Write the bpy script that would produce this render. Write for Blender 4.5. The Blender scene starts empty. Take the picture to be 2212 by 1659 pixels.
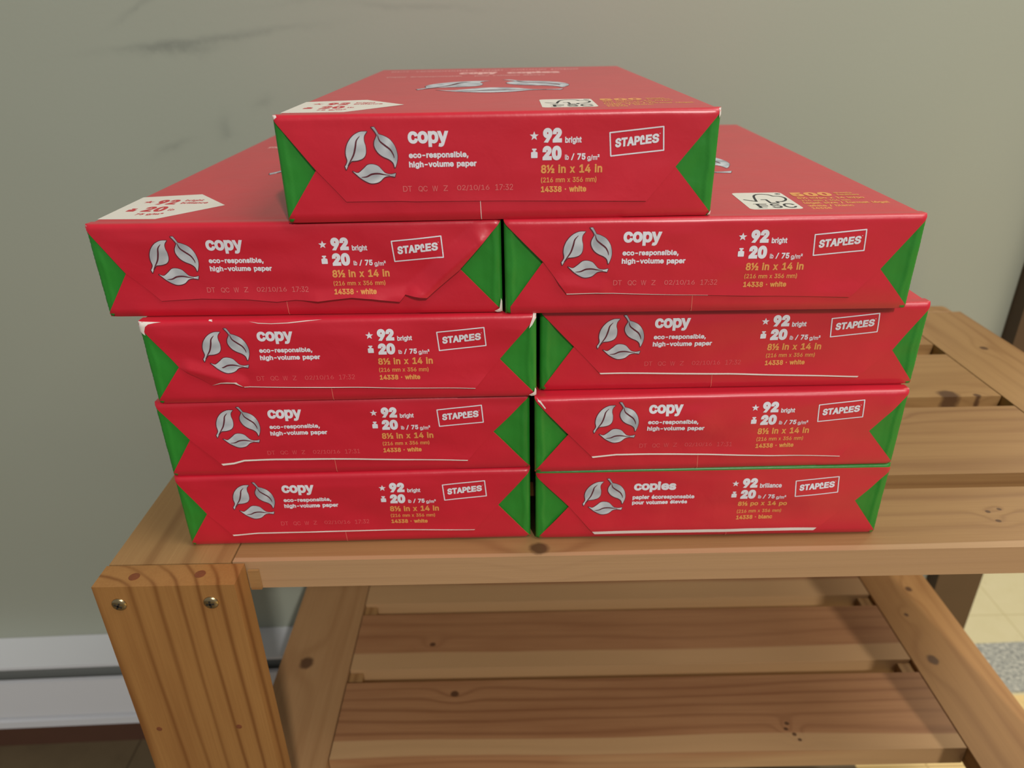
import bpy, bmesh, math, json, random
from mathutils import Vector, Matrix, noise
from mathutils.geometry import delaunay_2d_cdt, tessellate_polygon

SC = bpy.context.scene
COL = SC.collection
MM = 0.001

# ------------------------------------------------------------------ camera
cam_d = bpy.data.cameras.new('camera')
cam_d.sensor_width = 36.0
cam_d.lens = 36.0 * 1570.377 / 2212.0
cam_d.clip_start = 0.01
cam_d.dof.use_dof = True
cam_d.dof.focus_distance = 0.40
cam_d.dof.aperture_fstop = 9.1
cam = bpy.data.objects.new('camera', cam_d)
COL.objects.link(cam)
R_ = Vector((0.99982411, -0.0101926, -0.01574349))
U_ = Vector((0.01864263, 0.44840274, 0.8936372))
W_ = Vector((0.00204906, 0.89377352, -0.44851388))
CP = Vector((-0.00918362, -0.41179174, 0.2995281))
cam.matrix_world = Matrix(((R_.x, U_.x, -W_.x, CP.x), (R_.y, U_.y, -W_.y, CP.y), (R_.z, U_.z, -W_.z, CP.z), (0, 0, 0, 1)))
SC.camera = cam

# ------------------------------------------------------------------ light
SC.view_settings.view_transform = 'Standard'
SC.view_settings.look = 'None'
SC.view_settings.exposure = -0.14
SC.view_settings.gamma = 1.0
SC.view_settings.use_curve_mapping = False
world = bpy.data.worlds.new('room_ambience')
world.use_nodes = True
SC.world = world
wb = world.node_tree.nodes['Background']
wb.inputs[0].default_value = (1.0, 0.99, 0.96, 1)
wb.inputs[1].default_value = 0.24

def area(name, loc, target, sx, sy, power, color):
    d = bpy.data.lights.new(name, 'AREA')
    d.shape = 'RECTANGLE'; d.size = sx; d.size_y = sy
    d.energy = power; d.color = color
    o = bpy.data.objects.new(name, d)
    o.location = loc
    z = (Vector(loc) - Vector(target)).normalized()
    y = Vector((0, 1, 0)); x = y.cross(z).normalized(); y = z.cross(x)
    o.matrix_world = Matrix(((x.x, y.x, z.x, loc[0]), (x.y, y.y, z.y, loc[1]), (x.z, y.z, z.z, loc[2]), (0, 0, 0, 1)))
    COL.objects.link(o)
    return o
# small bright ceiling fitting in front of the bench
area('ceiling_spot_lamp', (0.84, -2.6, 2.1), (0.4, 0.0, 0.0), 0.05, 0.35, 64, (1.0, 0.97, 0.92))
# wide ceiling panel overhead and to the right
area('ceiling_panel_lamp', (1.25, -0.45, 2.1), (0.5, 0.05, 0.0), 1.2, 1.2, 32, (1.0, 0.97, 0.92))
# warm lamp of the next room behind the doorway
area('hallway_lamp', (1.6, 1.5, 1.8), (1.0, 0.8, -0.72), 0.6, 0.6, 30, (1.0, 0.86, 0.58))

# ------------------------------------------------------------------ helpers
def tag(o, label=None, cat=None, group=None, kind=None):
    if label: o['label'] = label
    if cat: o['category'] = cat
    if group: o['group'] = group
    if kind: o['kind'] = kind
    return o
def empty(name, loc=(0, 0, 0), rz=0.0):
    o = bpy.data.objects.new(name, None)
    o.empty_display_size = 0.05
    o.location = loc; o.rotation_euler = (0, 0, rz)
    COL.objects.link(o)
    return o
def mesh_obj(name, verts, faces, mats, parent=None, smooth=False, fmat=None):
    me = bpy.data.meshes.new(name)
    me.from_pydata([tuple(v) for v in verts], [], faces)
    for m in (mats if isinstance(mats, (list, tuple)) else [mats]): me.materials.append(m)
    if fmat: me.polygons.foreach_set('material_index', fmat)
    if smooth: me.polygons.foreach_set('use_smooth', [True] * len(me.polygons))
    me.update()
    o = bpy.data.objects.new(name, me)
    COL.objects.link(o)
    if parent: o.parent = parent
    return o
def bm_obj(name, bm, mats, parent=None, smooth=False):
    me = bpy.data.meshes.new(name)
    bm.to_mesh(me); bm.free()
    for m in (mats if isinstance(mats, (list, tuple)) else [mats]): me.materials.append(m)
    if smooth: me.polygons.foreach_set('use_smooth', [True] * len(me.polygons))
    o = bpy.data.objects.new(name, me)
    COL.objects.link(o)
    if parent: o.parent = parent
    return o
def box_bm(x0, x1, y0, y1, z0, z1, bev=0.0, seg=2, pick=None, bev2=0.0):
    """a box; pick(edge) chooses edges that get the larger rounding bev2"""
    bm = bmesh.new()
    v = [bm.verts.new(p) for p in ((x0, y0, z0), (x1, y0, z0), (x1, y1, z0), (x0, y1, z0), (x0, y0, z1), (x1, y0, z1), (x1, y1, z1), (x0, y1, z1))]
    for f in ((3, 2, 1, 0), (4, 5, 6, 7), (0, 1, 5, 4), (1, 2, 6, 5), (2, 3, 7, 6), (3, 0, 4, 7)): bm.faces.new([v[i] for i in f])
    if pick and bev2:
        es = [e for e in bm.edges if pick(e.verts[0].co, e.verts[1].co)]
        bmesh.ops.bevel(bm, geom=es, offset=bev2, segments=6, affect='EDGES', profile=0.5, clamp_overlap=True)
    if bev:
        es = [e for e in bm.edges if e.calc_face_angle(0) > 0.6]
        bmesh.ops.bevel(bm, geom=es, offset=bev, segments=seg, affect='EDGES', profile=0.5, clamp_overlap=True)
    return bm

# ------------------------------------------------------------------ materials
def srgb(r, g, b):
    f = lambda c: (c / 255 / 12.92) if c / 255 <= 0.04045 else ((c / 255 + 0.055) / 1.055) ** 2.4
    return (f(r), f(g), f(b), 1.0)
class NT:
    def __init__(s, name):
        s.m = bpy.data.materials.new(name); s.m.use_nodes = True
        s.t = s.m.node_tree; s.b = s.t.nodes['Principled BSDF']
    def n(s, typ, **kw):
        nd = s.t.nodes.new(typ)
        for k, v in kw.items():
            if k.startswith('i_'): nd.inputs[int(k[2:])].default_value = v
            else: setattr(nd, k, v)
        return nd
    def l(s, a, b): s.t.links.new(a, b)
    def math(s, op, a, b=None, c=None, clamp=False):
        nd = s.n('ShaderNodeMath', operation=op); nd.use_clamp = clamp
        for i, x in enumerate((a, b, c)):
            if x is None: continue
            if isinstance(x, (int, float)): nd.inputs[i].default_value = x
            else: s.l(x, nd.inputs[i])
        return nd.outputs[0]
    def mix(s, fac, a, b, blend='MIX'):
        nd = s.n('ShaderNodeMix', data_type='RGBA', blend_type=blend)
        for i, x in ((0, fac), (6, a), (7, b)):
            if isinstance(x, (int, float)): nd.inputs[i].default_value = x
            elif isinstance(x, tuple): nd.inputs[i].default_value = x
            else: s.l(x, nd.inputs[i])
        return nd.outputs[2]
    def noise(s, vec, scale, detail=2.0, rough=0.5, dist=0.0):
        nd = s.n('ShaderNodeTexNoise'); nd.inputs['Scale'].default_value = scale
        nd.inputs['Detail'].default_value = detail; nd.inputs['Roughness'].default_value = rough
        nd.inputs['Distortion'].default_value = dist
        if vec is not None: s.l(vec, nd.inputs['Vector'])
        return nd.outputs['Fac']
    def ramp(s, fac, stops):
        nd = s.n('ShaderNodeValToRGB'); cr = nd.color_ramp
        while len(cr.elements) < len(stops): cr.elements.new(0.5)
        for e, (p, c) in zip(cr.elements, stops): e.position = p; e.color = c
        s.l(fac, nd.inputs[0]); return nd.outputs[0]
    def bump(s, h, strength, dist):
        nd = s.n('ShaderNodeBump'); nd.inputs['Strength'].default_value = strength
        nd.inputs['Distance'].default_value = dist
        s.l(h, nd.inputs['Height']); s.l(nd.outputs[0], s.b.inputs['Normal'])
    def obj(s): return s.n('ShaderNodeTexCoord').outputs['Object']
    def mapping(s, vec, loc=(0, 0, 0), rot=(0, 0, 0), sc=(1, 1, 1)):
        nd = s.n('ShaderNodeMapping'); s.l(vec, nd.inputs[0])
        nd.inputs[1].default_value = loc; nd.inputs[2].default_value = rot; nd.inputs[3].default_value = sc
        return nd.outputs[0]

def paper(name, col, rough=0.42, spec=0.5, var=0.10, coat=0.0, bumpy=0.5, sheen=0.0):
    t = NT(name); o = t.obj()
    n1 = t.noise(o, 28, 3, 0.55)
    dark = tuple(c * (1 - var) for c in col[:3]) + (1,)
    lite = tuple(min(1, c * (1 + var)) for c in col[:3]) + (1,)
    t.l(t.mix(n1, dark, lite), t.b.inputs['Base Color'])
    t.b.inputs['Roughness'].default_value = rough
    t.b.inputs['Specular IOR Level'].default_value = spec
    t.b.inputs['Coat Weight'].default_value = coat; t.b.inputs['Coat Roughness'].default_value = 0.26
    t.b.inputs['Sheen Weight'].default_value = sheen; t.b.inputs['Sheen Roughness'].default_value = 0.4
    h = t.math('ADD', t.math('MULTIPLY', t.noise(o, 55, 4, 0.55, 0.3), 0.7), t.math('MULTIPLY', t.noise(o, 900, 2, 0.6), 0.02))
    t.bump(h, bumpy, 0.0012)
    return t.m
M = {}
M['red'] = paper('red_wrapper_paper', srgb(204, 24, 48), 0.38, 0.6, coat=0.26, sheen=0.08, bumpy=0.4)
M['green'] = paper('green_wrapper_paper', srgb(42, 134, 42), 0.38, 0.5)
M['bare'] = paper('bare_white_paper', srgb(232, 222, 214), 0.7, 0.3, 0.04)
M['white_ink'] = paper('white_print', srgb(228, 228, 236), 0.5, 0.4, 0.02, bumpy=0.2)
M['gold_ink'] = paper('gold_print', srgb(230, 158, 86), 0.45, 0.5, 0.04, bumpy=0.2)
M['stamp_ink'] = paper('pale_stamped_print', srgb(222, 112, 112), 0.6, 0.3, 0.10, bumpy=0.2)
M['stamp_faint'] = paper('faint_stamped_print', srgb(220, 88, 92), 0.6, 0.3, 0.10, bumpy=0.2)
M['plum_ink'] = paper('plum_outline_print', srgb(94, 36, 48), 0.5, 0.4, 0.04, bumpy=0.2)
M['red_ink'] = paper('red_print_on_label', srgb(196, 60, 66), 0.5, 0.4, 0.04, bumpy=0.2)
M['black_ink'] = paper('black_print', srgb(46, 46, 50), 0.5, 0.4, 0.04, bumpy=0.2)
M['label'] = paper('white_label_print', srgb(226, 220, 208), 0.5, 0.4, 0.02, bumpy=0.3)
def silver():
    t = NT('silver_leaf_print'); o = t.obj()
    n1 = t.noise(o, 95, 1, 0.4, 0.6)
    t.l(t.ramp(n1, [(0.36, srgb(160, 165, 172)), (0.52, srgb(194, 198, 204)), (0.68, srgb(214, 218, 222))]), t.b.inputs['Base Color'])
    t.b.inputs['Roughness'].default_value = 0.45
    return t.m
M['silver'] = silver()

def pine(name, axis, seed, light, dark, knots=(), freq=520.0, contrast=0.7, sap=None, rough=0.5, wander=1.0, sharp=4.0):
    """pine board; axis = the grain direction in the board's own space; knots = (along, across, radius) in metres;
    sap = (across centre, half width, colour) a pale sapwood band"""
    t = NT(name); o = t.obj()
    rnd = random.Random(seed)
    sep = t.n('ShaderNodeSeparateXYZ'); t.l(o, sep.inputs[0])
    X, Y, Z = sep.outputs
    if axis == 'x': al, ac, th = X, Y, Z
    elif axis == 'y': al, ac, th = Y, X, Z
    else: al, ac, th = Z, X, Y
    off = rnd.uniform(-5, 5)
    cmb = t.n('ShaderNodeCombineXYZ')
    t.l(t.math('ADD', t.math('MULTIPLY', al, 1.0), off), cmb.inputs[0]); t.l(t.math('MULTIPLY', ac, 6.0), cmb.inputs[1]); t.l(t.math('MULTIPLY', th, 6.0), cmb.inputs[2])
    warp = t.noise(cmb.outputs[0], 2.2, 2, 0.45)
    warp2 = t.noise(cmb.outputs[0], 9.0, 2, 0.5)
    a2 = t.math('ADD', ac, rnd.uniform(0.02, 0.07)); b2 = t.math('ADD', th, rnd.uniform(0.03, 0.06))
    rad = t.math('SQRT', t.math('ADD', t.math('MULTIPLY', a2, a2), t.math('MULTIPLY', b2, b2)))
    ph = t.math('ADD', t.math('MULTIPLY', rad, freq), t.math('MULTIPLY', warp, 16.0 * wander))
    ph = t.math('ADD', ph, t.math('MULTIPLY', warp2, 1.2))
    km = None; kc = None
    for (ka, kb, kr) in knots:
        da = t.math('SUBTRACT', al, ka); db = t.math('SUBTRACT', ac, kb)
        d2 = t.math('ADD', t.math('MULTIPLY', t.math('MULTIPLY', da, da), 0.45), t.math('MULTIPLY', db, db))
        g = t.math('EXPONENT', t.math('MULTIPLY', d2, -1.0 / (2 * (2.2 * kr) ** 2)))
        ph = t.math('ADD', ph, t.math('MULTIPLY', g, 5.0))
        d2b = t.math('ADD', t.math('MULTIPLY', t.math('MULTIPLY', da, da), 0.8), t.math('MULTIPLY', db, db))
        dist = t.math('ADD', t.math('SQRT', d2b), t.math('MULTIPLY', t.math('SUBTRACT', t.noise(o, 160, 2), 0.5), kr * 0.5))
        m = t.math('SUBTRACT', 1.15, t.math('DIVIDE', dist, kr)); m = t.math('MULTIPLY', m, 2.2, clamp=True)
        km = m if km is None else t.math('MAXIMUM', km, m)
    w = t.math('SINE', ph)
    w = t.math('POWER', t.math('MULTIPLY_ADD', w, 0.5, 0.5), sharp)
    w = t.math('MULTIPLY', w, t.math('MULTIPLY_ADD', t.noise(cmb.outputs[0], 4.0, 2, 0.5), 1.6, 0.05, clamp=True))
    fib = t.n('ShaderNodeCombineXYZ')
    t.l(t.math('MULTIPLY', al, 14.0), fib.inputs[0]); t.l(t.math('MULTIPLY', ac, 700.0), fib.inputs[1]); t.l(t.math('MULTIPLY', th, 700.0), fib.inputs[2])
    fn = t.noise(fib.outputs[0], 1.0, 3, 0.6)
    blot = t.noise(cmb.outputs[0], 5.0, 3, 0.6)
    base = t.mix(t.math('MULTIPLY', w, contrast), light, dark)
    base = t.mix(t.math('MULTIPLY', t.math('SUBTRACT', fn, 0.35), 0.55, clamp=True), base, dark)
    base = t.mix(t.math('MULTIPLY', t.math('SUBTRACT', blot, 0.45), 1.1, clamp=True), base, tuple(c * k for c, k in zip(dark[:3], (1.05, 0.92, 0.85))) + (1,))
    if sap:
        c0, hw, colr = sap
        s_ = t.math('SUBTRACT', 1.0, t.math('DIVIDE', t.math('ABSOLUTE', t.math('SUBTRACT', t.math('ADD', ac, t.math('MULTIPLY', t.math('SUBTRACT', warp, 0.5), 0.02)), c0)), hw))
        s_ = t.math('MULTIPLY', s_, 5.0, clamp=True)
        base = t.mix(t.math('MULTIPLY', s_, 0.75), base, colr)
    if km is not None:
        base = t.mix(t.math('MULTIPLY', km, 0.85), base, srgb(74, 44, 26))
    t.l(base, t.b.inputs['Base Color'])
    t.b.inputs['Roughness'].default_value = rough
    t.b.inputs['Specular IOR Level'].default_value = 0.45
    t.bump(t.math('ADD', fn, t.math('MULTIPLY', w, 0.6)), 0.25, 0.0004)
    return t.m
LT, DK = srgb(166, 127, 80), srgb(122, 82, 44)
LT2, DK2 = srgb(160, 121, 77), srgb(118, 78, 46)
SAP = srgb(196, 158, 112)

def plain(name, col, rough=0.5, metal=0.0, var=0.06, scale=6.0, bump=0.0):
    t = NT(name); o = t.obj()
    n1 = t.noise(o, scale, 4, 0.55)
    a = tuple(c * (1 - var) for c in col[:3]) + (1,); b = tuple(min(1, c * (1 + var)) for c in col[:3]) + (1,)
    t.l(t.mix(n1, a, b), t.b.inputs['Base Color'])
    t.b.inputs['Roughness'].default_value = rough; t.b.inputs['Metallic'].default_value = metal
    if bump: t.bump(t.noise(o, scale * 30, 3, 0.6), bump, 0.001)
    return t.m
def wall_paint():
    t = NT('grey_green_wall_paint'); o = t.obj()
    n1 = t.noise(o, 2.5, 3, 0.55)
    c = t.mix(n1, srgb(160, 163, 147), srgb(168, 172, 157))
    # scuff marks (along wall, height, half length, half height, tilt)
    for (sx, sz, hl, hh, tl, k) in ((-0.905, 0.287, 0.085, 0.0035, 0.10, .55), (-0.94, 0.279, 0.040, 0.006, 0.05, .6), (-0.962, 0.318, 0.03, 0.003, 0.5, .35),
                              (-0.905, 0.203, 0.012, 0.012, 0.9, .35), (-0.962, 0.183, 0.02, 0.004, 0.4, .35), (-0.72, 0.33, 0.09, 0.003, 0.12, .35),
                              (-0.86, 0.225, 0.010, 0.006, 0.2, .3), (-0.70, 0.312, 0.06, 0.003, -0.05, .25)):
        mp = t.mapping(o, loc=(-sx, 0, -sz))
        mp2 = t.mapping(mp, rot=(0, tl, 0))
        sp = t.n('ShaderNodeSeparateXYZ'); t.l(mp2, sp.inputs[0])
        wob = t.math('MULTIPLY', t.math('SUBTRACT', t.noise(o, 30, 3), 0.5), hh * 5)
        q = t.math('ADD', t.math('POWER', t.math('DIVIDE', sp.outputs[0], hl), 2.0), t.math('POWER', t.math('DIVIDE', t.math('ADD', sp.outputs[2], wob), hh), 2.0))
        g = t.math('MULTIPLY', t.math('EXPONENT', t.math('MULTIPLY', q, -1.0)), k)
        g = t.math('MULTIPLY', g, t.noise(o, 60, 3, 0.7))
        c = t.mix(g, c, srgb(92, 96, 92))
    t.l(c, t.b.inputs['Base Color'])
    t.b.inputs['Roughness'].default_value = 0.55
    t.bump(t.noise(o, 260, 3, 0.6), 0.12, 0.0008)
    return t.m
M['wall'] = wall_paint()
M['heater'] = plain('white_enamelled_steel', srgb(220, 221, 224), 0.35, 0.0, 0.03)
M['slot'] = plain('heater_slot_shade', srgb(120, 122, 118), 0.7)
M['cove'] = plain('brown_vinyl_cove_base', srgb(92, 62, 48), 0.5, 0.0, 0.15, 12)
M['casing'] = plain('dark_brown_door_casing', srgb(88, 66, 46), 0.5, 0.0, 0.12, 20)
def floor_mat(name, a, b, joint, tile):
    t = NT(name); o = t.obj()
    br = t.n('ShaderNodeTexBrick'); br.offset = 0.0; br.squash = 1.0
    t.l(o, br.inputs['Vector'])
    br.inputs['Scale'].default_value = 1.0
    br.inputs['Brick Width'].default_value = tile; br.inputs['Row Height'].default_value = tile
    br.inputs['Mortar Size'].default_value = 0.0016; br.inputs['Mortar Smooth'].default_value = 0.4
    n1 = t.noise(o, 22, 5, 0.65, 0.8)
    n2 = t.noise(o, 55, 3, 0.6)
    c = t.mix(n1, a, b)
    c = t.mix(t.math('MULTIPLY', t.math('SUBTRACT', n2, 0.62), 2.0, clamp=True), c, joint)
    t.l(t.mix(br.outputs['Fac'], c, joint), t.b.inputs['Base Color'])
    t.b.inputs['Roughness'].default_value = 0.4
    return t.m
M['floor_brown'] = floor_mat('floor_zone_brown', srgb(122, 106, 80), srgb(102, 88, 66), srgb(80, 68, 52), 0.305)
M['floor_cream'] = floor_mat('floor_zone_cream', srgb(202, 192, 150), srgb(214, 204, 168), srgb(190, 178, 136), 0.305)
M['floor_yellow'] = floor_mat('floor_zone_yellow', srgb(226, 194, 128), srgb(232, 204, 142), srgb(184, 150, 90), 0.305)
def terrazzo():
    t = NT('grey_speckled_threshold'); o = t.obj()
    n1 = t.noise(o, 180, 4, 0.7)
    t.l(t.ramp(n1, [(0.38, srgb(120, 122, 120)), (0.5, srgb(160, 162, 156)), (0.62, srgb(200, 198, 186))]), t.b.inputs['Base Color'])
    t.b.inputs['Roughness'].default_value = 0.35
    return t.m
M['terrazzo'] = terrazzo()
M['screw'] = plain('yellow_zinc_screw', srgb(190, 170, 130), 0.28, 1.0, 0.25, 300)
M['plug'] = plain('dark_wood_plug', srgb(120, 66, 34), 0.7, 0.0, 0.3, 900)
M['slotdark'] = plain('screw_recess', srgb(40, 34, 28), 0.6)

# ------------------------------------------------------------------ the room
TH = math.atan(0.03)
CW, SW = math.cos(TH), math.sin(TH)
WO = Vector((0.6, 0.42, 0.0))
FZ = -0.72
def wall_frame(o):
    o.location = WO; o.rotation_euler = (0, 0, TH); return o
# wall local space: x along the wall, y = -d towards the room, z up
w = bm_obj('wall_back', box_bm(-3.2, 0.03, 0.0, 0.115, FZ, 2.0), M['wall']); wall_frame(w); tag(w, kind='structure')
w = bm_obj('wall_header', box_bm(0.03, 2.2, 0.0, 0.115, 1.35, 2.0), M['wall']); wall_frame(w); tag(w, kind='structure'); w.name = 'wall_above_doorway'
bm = box_bm(0.0053, 0.071, -0.022, 0.0, FZ, 1.42, 0.0012)
t_ = bm_obj('trim_1', bm, M['casing']); wall_frame(t_); tag(t_, kind='structure')
t_ = bm_obj('trim_2', box_bm(0.0305, 0.050, 0.0005, 0.13, FZ, 1.42, 0.001), M['casing']); wall_frame(t_); tag(t_, kind='structure')
t_ = bm_obj('baseboard_back', box_bm(-3.2, 0.005, -0.006, 0.0, FZ, FZ + 0.10, 0.002), M['cove']); wall_frame(t_); tag(t_, kind='structure')
# floor: tiled, coloured brown left of fx, yellow right of it, cream behind
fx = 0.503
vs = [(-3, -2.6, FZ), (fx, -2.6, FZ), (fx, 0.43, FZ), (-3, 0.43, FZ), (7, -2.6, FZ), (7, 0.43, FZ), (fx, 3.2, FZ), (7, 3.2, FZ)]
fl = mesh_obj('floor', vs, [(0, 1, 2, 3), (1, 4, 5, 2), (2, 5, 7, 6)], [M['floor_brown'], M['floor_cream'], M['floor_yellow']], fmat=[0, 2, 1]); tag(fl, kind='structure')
t_ = bm_obj('trim_3', box_bm(0.0505, 2.0, -0.012, 0.092, FZ, FZ + 0.003, 0.0008), M['terrazzo']); wall_frame(t_); t_.location.z = 0; t_.location.y += 0.02; tag(t_, kind='structure'); t_.name = 'trim_3'
w = bm_obj('wall_hallway', box_bm(0.3, 7.0, 3.0, 3.1, FZ, 2.0), M['wall']); tag(w, kind='structure')

# baseboard heater along the wall
ht = empty('baseboard_heater'); wall_frame(ht)
tag(ht, 'long low white steel baseboard heater with a dark slot, on the grey wall', 'heater')
hx0, hx1 = -3.1, -0.35
bm_obj('back_plate', box_bm(hx0, hx1, -0.012, -0.0005, -0.615, -0.505, 0.0), M['heater'], ht)
bm = box_bm(hx0, hx1, -0.0575, -0.0005, -0.5020, -0.4975, 0.0012); bm_obj('top_cover', bm, M['heater'], ht)
bm_obj('slot_shadow_panel', box_bm(hx0 + .002, hx1 - .002, -0.040, -0.0125, -0.548, -0.5045), M['slot'], ht).name = 'slot_shade_panel'  # grey panel behind the slot, its colour stands in for the shade inside
bm_obj('front_panel', box_bm(hx0, hx1, -0.056, -0.050, -0.597, -0.5285, 0.0015), M['heater'], ht)
bm_obj('bottom_lip', box_bm(hx0, hx1, -0.060, -0.013, -0.6155, -0.6025, 0.003), M['heater'], ht)
bm_obj('element_box', box_bm(hx0 + .002, hx1 - .002, -0.048, -0.0125, -0.602, -0.549), M['heater'], ht).name = 'element_housing'

# ------------------------------------------------------------------ the bench
bench = empty('slatted_bench', (0, 0, FZ))
tag(bench, 'pale pine bench with slatted top and slatted lower shelf, carrying the red paper reams', 'bench')
def board(name, x0, x1, y0, y1, z0, z1, axis, seed, light=LT, dark=DK, bev=0.0022, seg=3, **kw):
    pick = kw.pop('pick', None); bev2 = kw.pop('bev2', 0.0)
    cx, cy, cz = (x0 + x1) / 2, (y0 + y1) / 2, (z0 + z1) / 2
    kn = []
    for (kx, ky, kr) in kw.pop('knots', ()):
        if axis == 'x': kn.append((kx - cx, ky - cy, kr))
        elif axis == 'y': kn.append((ky - cy, kx - cx, kr))
        else: kn.append((ky - cz, kx - cx, kr))
    m = pine('pine_%s_%d' % (name, seed), axis, seed, light, dark, knots=kn, **kw)
    P = None
    if pick: P = lambda a, b: pick(a + Vector((cx, cy, cz)), b + Vector((cx, cy, cz)))
    bm = box_bm(x0 - cx, x1 - cx, y0 - cy, y1 - cy, z0 - cz, z1 - cz, bev, seg, P, bev2)
    o = bm_obj(name, bm, m, bench, smooth=False)
    o.location = (cx, cy, cz - FZ)
    return o
XL0, XL1, XR0, XR1 = -0.261, -0.1855, 0.4185, 0.494
back_corner = lambda s: (lambda a, b: abs(a.z - b.z) > 0.01 and abs(a.x - b.x) < 1e-4 and abs(a.y - b.y) < 1e-4 and a.y > 0.36 and (a.x * s > 0.2 * s * s if s > 0 else a.x < -0.25))
board('side_board', XL0, XL1, -0.0555, 0.3445, -0.021, 0.0, 'y', 11, contrast=0.5, freq=420)
board('side_board', XR0, XR1, -0.0555, 0.3445, -0.021, 0.0, 'y', 12, knots=((0.462, 0.245, 0.004),), contrast=0.35, freq=520)
board('leg', XL0 - 0.001, -0.1765, -0.0755, -0.0565, FZ, 0.0, 'z', 13, srgb(164, 117, 64), srgb(118, 72, 30), contrast=0.85, freq=560, sharp=9.0, bev=0.0012, wander=0.35)
board('leg', XR0 - 0.0120, XR1, -0.0755, -0.0565, FZ, 0.0, 'z', 14, srgb(164, 117, 64), srgb(118, 72, 30), contrast=0.85, freq=560, sharp=9.0, bev=0.0012)
board('leg', XL0, XL1 + 0.009, 0.3455, 0.3645, FZ, 0.0, 'z', 15, pick=lambda a, b: abs(a.y - b.y) > 0.01 and a.z > -0.01 and a.x < -0.25, bev2=0.010)
board('leg', XR0 - 0.009, XR1, 0.3455, 0.3645, FZ, 0.0, 'z', 16, pick=lambda a, b: abs(a.y - b.y) > 0.01 and a.z > -0.01 and a.x > 0.48, bev2=0.012, contrast=0.35)
TS = [(-0.0545, 0.010), (0.027, 0.127), (0.145, 0.233), (0.257, 0.344)]
tk = [((0.007, -0.047, 0.006),), ((0.309, 0.112, 0.003),), ((0.374, 0.149, 0.0085), (0.398, 0.147, 0.003)), ()]
for i, (a, b) in enumerate(TS):
    fb = dict(sap=(-0.0325, 0.006, srgb(188, 150, 112))) if i == 0 else {}
    k = tk[i]
    if i == 0: k = k + ((0.309, -0.018, 0.0016), (0.318, -0.0155, 0.0014), (0.310, -0.028, 0.0018))
    board('slat', XL1 + 0.0008, XR0 - 0.0006, a, b, -0.0215, -0.0004, 'x', 20 + i, LT2 if i < 2 else LT, DK2 if i < 2 else DK, bev=0.003, seg=4, knots=k, contrast=0.45 if i < 2 else 0.28, freq=560, **fb)
SZ = -0.313
SL = srgb(172, 124, 84); SD = srgb(126, 78, 48)
board('shelf_rail', XL0, XL1, -0.055, 0.3445, SZ - 0.021, SZ, 'y', 31, srgb(178, 136, 92), srgb(142, 98, 58), knots=((-0.233, 0.152, 0.0075),), contrast=0.35, bev=0.002)
board('shelf_rail', XR0 - 0.008, XR1 - 0.006, -0.055, 0.3445, SZ - 0.021, SZ, 'y', 32, srgb(174, 128, 76), srgb(132, 84, 40), knots=((0.432, 0.140, 0.006), (0.459, 0.246, 0.004), (0.436, 0.205, 0.0025)), contrast=0.4, bev=0.002)
SS = [(0.037, 0.125), (0.142, 0.221), (0.239, 0.322)]
sk = [((-0.072, 0.109, 0.004), (0.252, 0.067, 0.0022), (0.249, 0.061, 0.0018), (0.255, 0.055, 0.0020), (0.258, 0.049, 0.0018)), ((-0.100, 0.175, 0.003),), ()]
for i, (a, b) in enumerate(SS):
    cy = (a + b) / 2
    sap = (a - cy + 0.008, 0.010 + 0.006 * (i == 1), SAP) if i < 2 else (a - cy + 0.012, 0.02, SAP)
    board('shelf_slat', XL1 + 0.001, XR0 - 0.009, a, b, SZ - 0.0215, SZ - 0.0006, 'x', 40 + i, SL, SD, bev=0.004, seg=4, knots=sk[i], contrast=0.55 if i == 0 else 0.35, sap=sap, freq=520)
# small spacer blocks between the slat ends
def spacers(gaps, zt, xl, xr, d=0.005):
    for (a, b) in gaps:
        board('spacer_block', xl + 0.001, xl + 0.015, a + 0.0008, b - 0.0008, zt - 0.020, zt - d, 'y', 51, LT, DK, bev=0.0006, seg=1)
        board('spacer_block', xr - 0.015, xr - 0.001, a + 0.0008, b - 0.0008, zt - 0.020, zt - d, 'y', 51, LT, DK, bev=0.0006, seg=1)
spacers([(TS[i][1], TS[i + 1][0]) for i in range(3)], 0.0, XL1, XR0, 0.013)
spacers([(SS[i][1], SS[i + 1][0]) for i in range(2)], SZ, XL1, XR0 - 0.008)
board('spacer_block', -0.1757, -0.1690, -0.0568, -0.0548, -0.021, -0.006, 'x', 52, LT, DK, bev=0.0003, seg=1)
def disc_bm(r, h, seg=24, dome=0.0, ny=5):
    """shallow domed disc facing -y"""
    bm = bmesh.new(); rings = []
    for k in range(ny + 1):
        a = k / ny * math.pi / 2
        rr = r * math.cos(a); yy = -(h + dome * math.sin(a))
        if k == ny: rings.append([bm.verts.new((0, yy, 0))])
        else: rings.append([bm.verts.new((rr * math.cos(q * 2 * math.pi / seg), yy, rr * math.sin(q * 2 * math.pi / seg))) for q in range(seg)])
    base = [bm.verts.new((r * math.cos(q * 2 * math.pi / seg), 0, r * math.sin(q * 2 * math.pi / seg))) for q in range(seg)]
    for q in range(seg):
        q2 = (q + 1) % seg
        bm.faces.new((base[q], base[q2], rings[0][q2], rings[0][q]))
        for k in range(ny - 1): bm.faces.new((rings[k][q], rings[k][q2], rings[k + 1][q2], rings[k + 1][q]))
        bm.faces.new((rings[ny - 1][q], rings[ny - 1][q2], rings[ny][0]))
    bmesh.ops.recalc_face_normals(bm, faces=bm.faces)
    return bm
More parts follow.
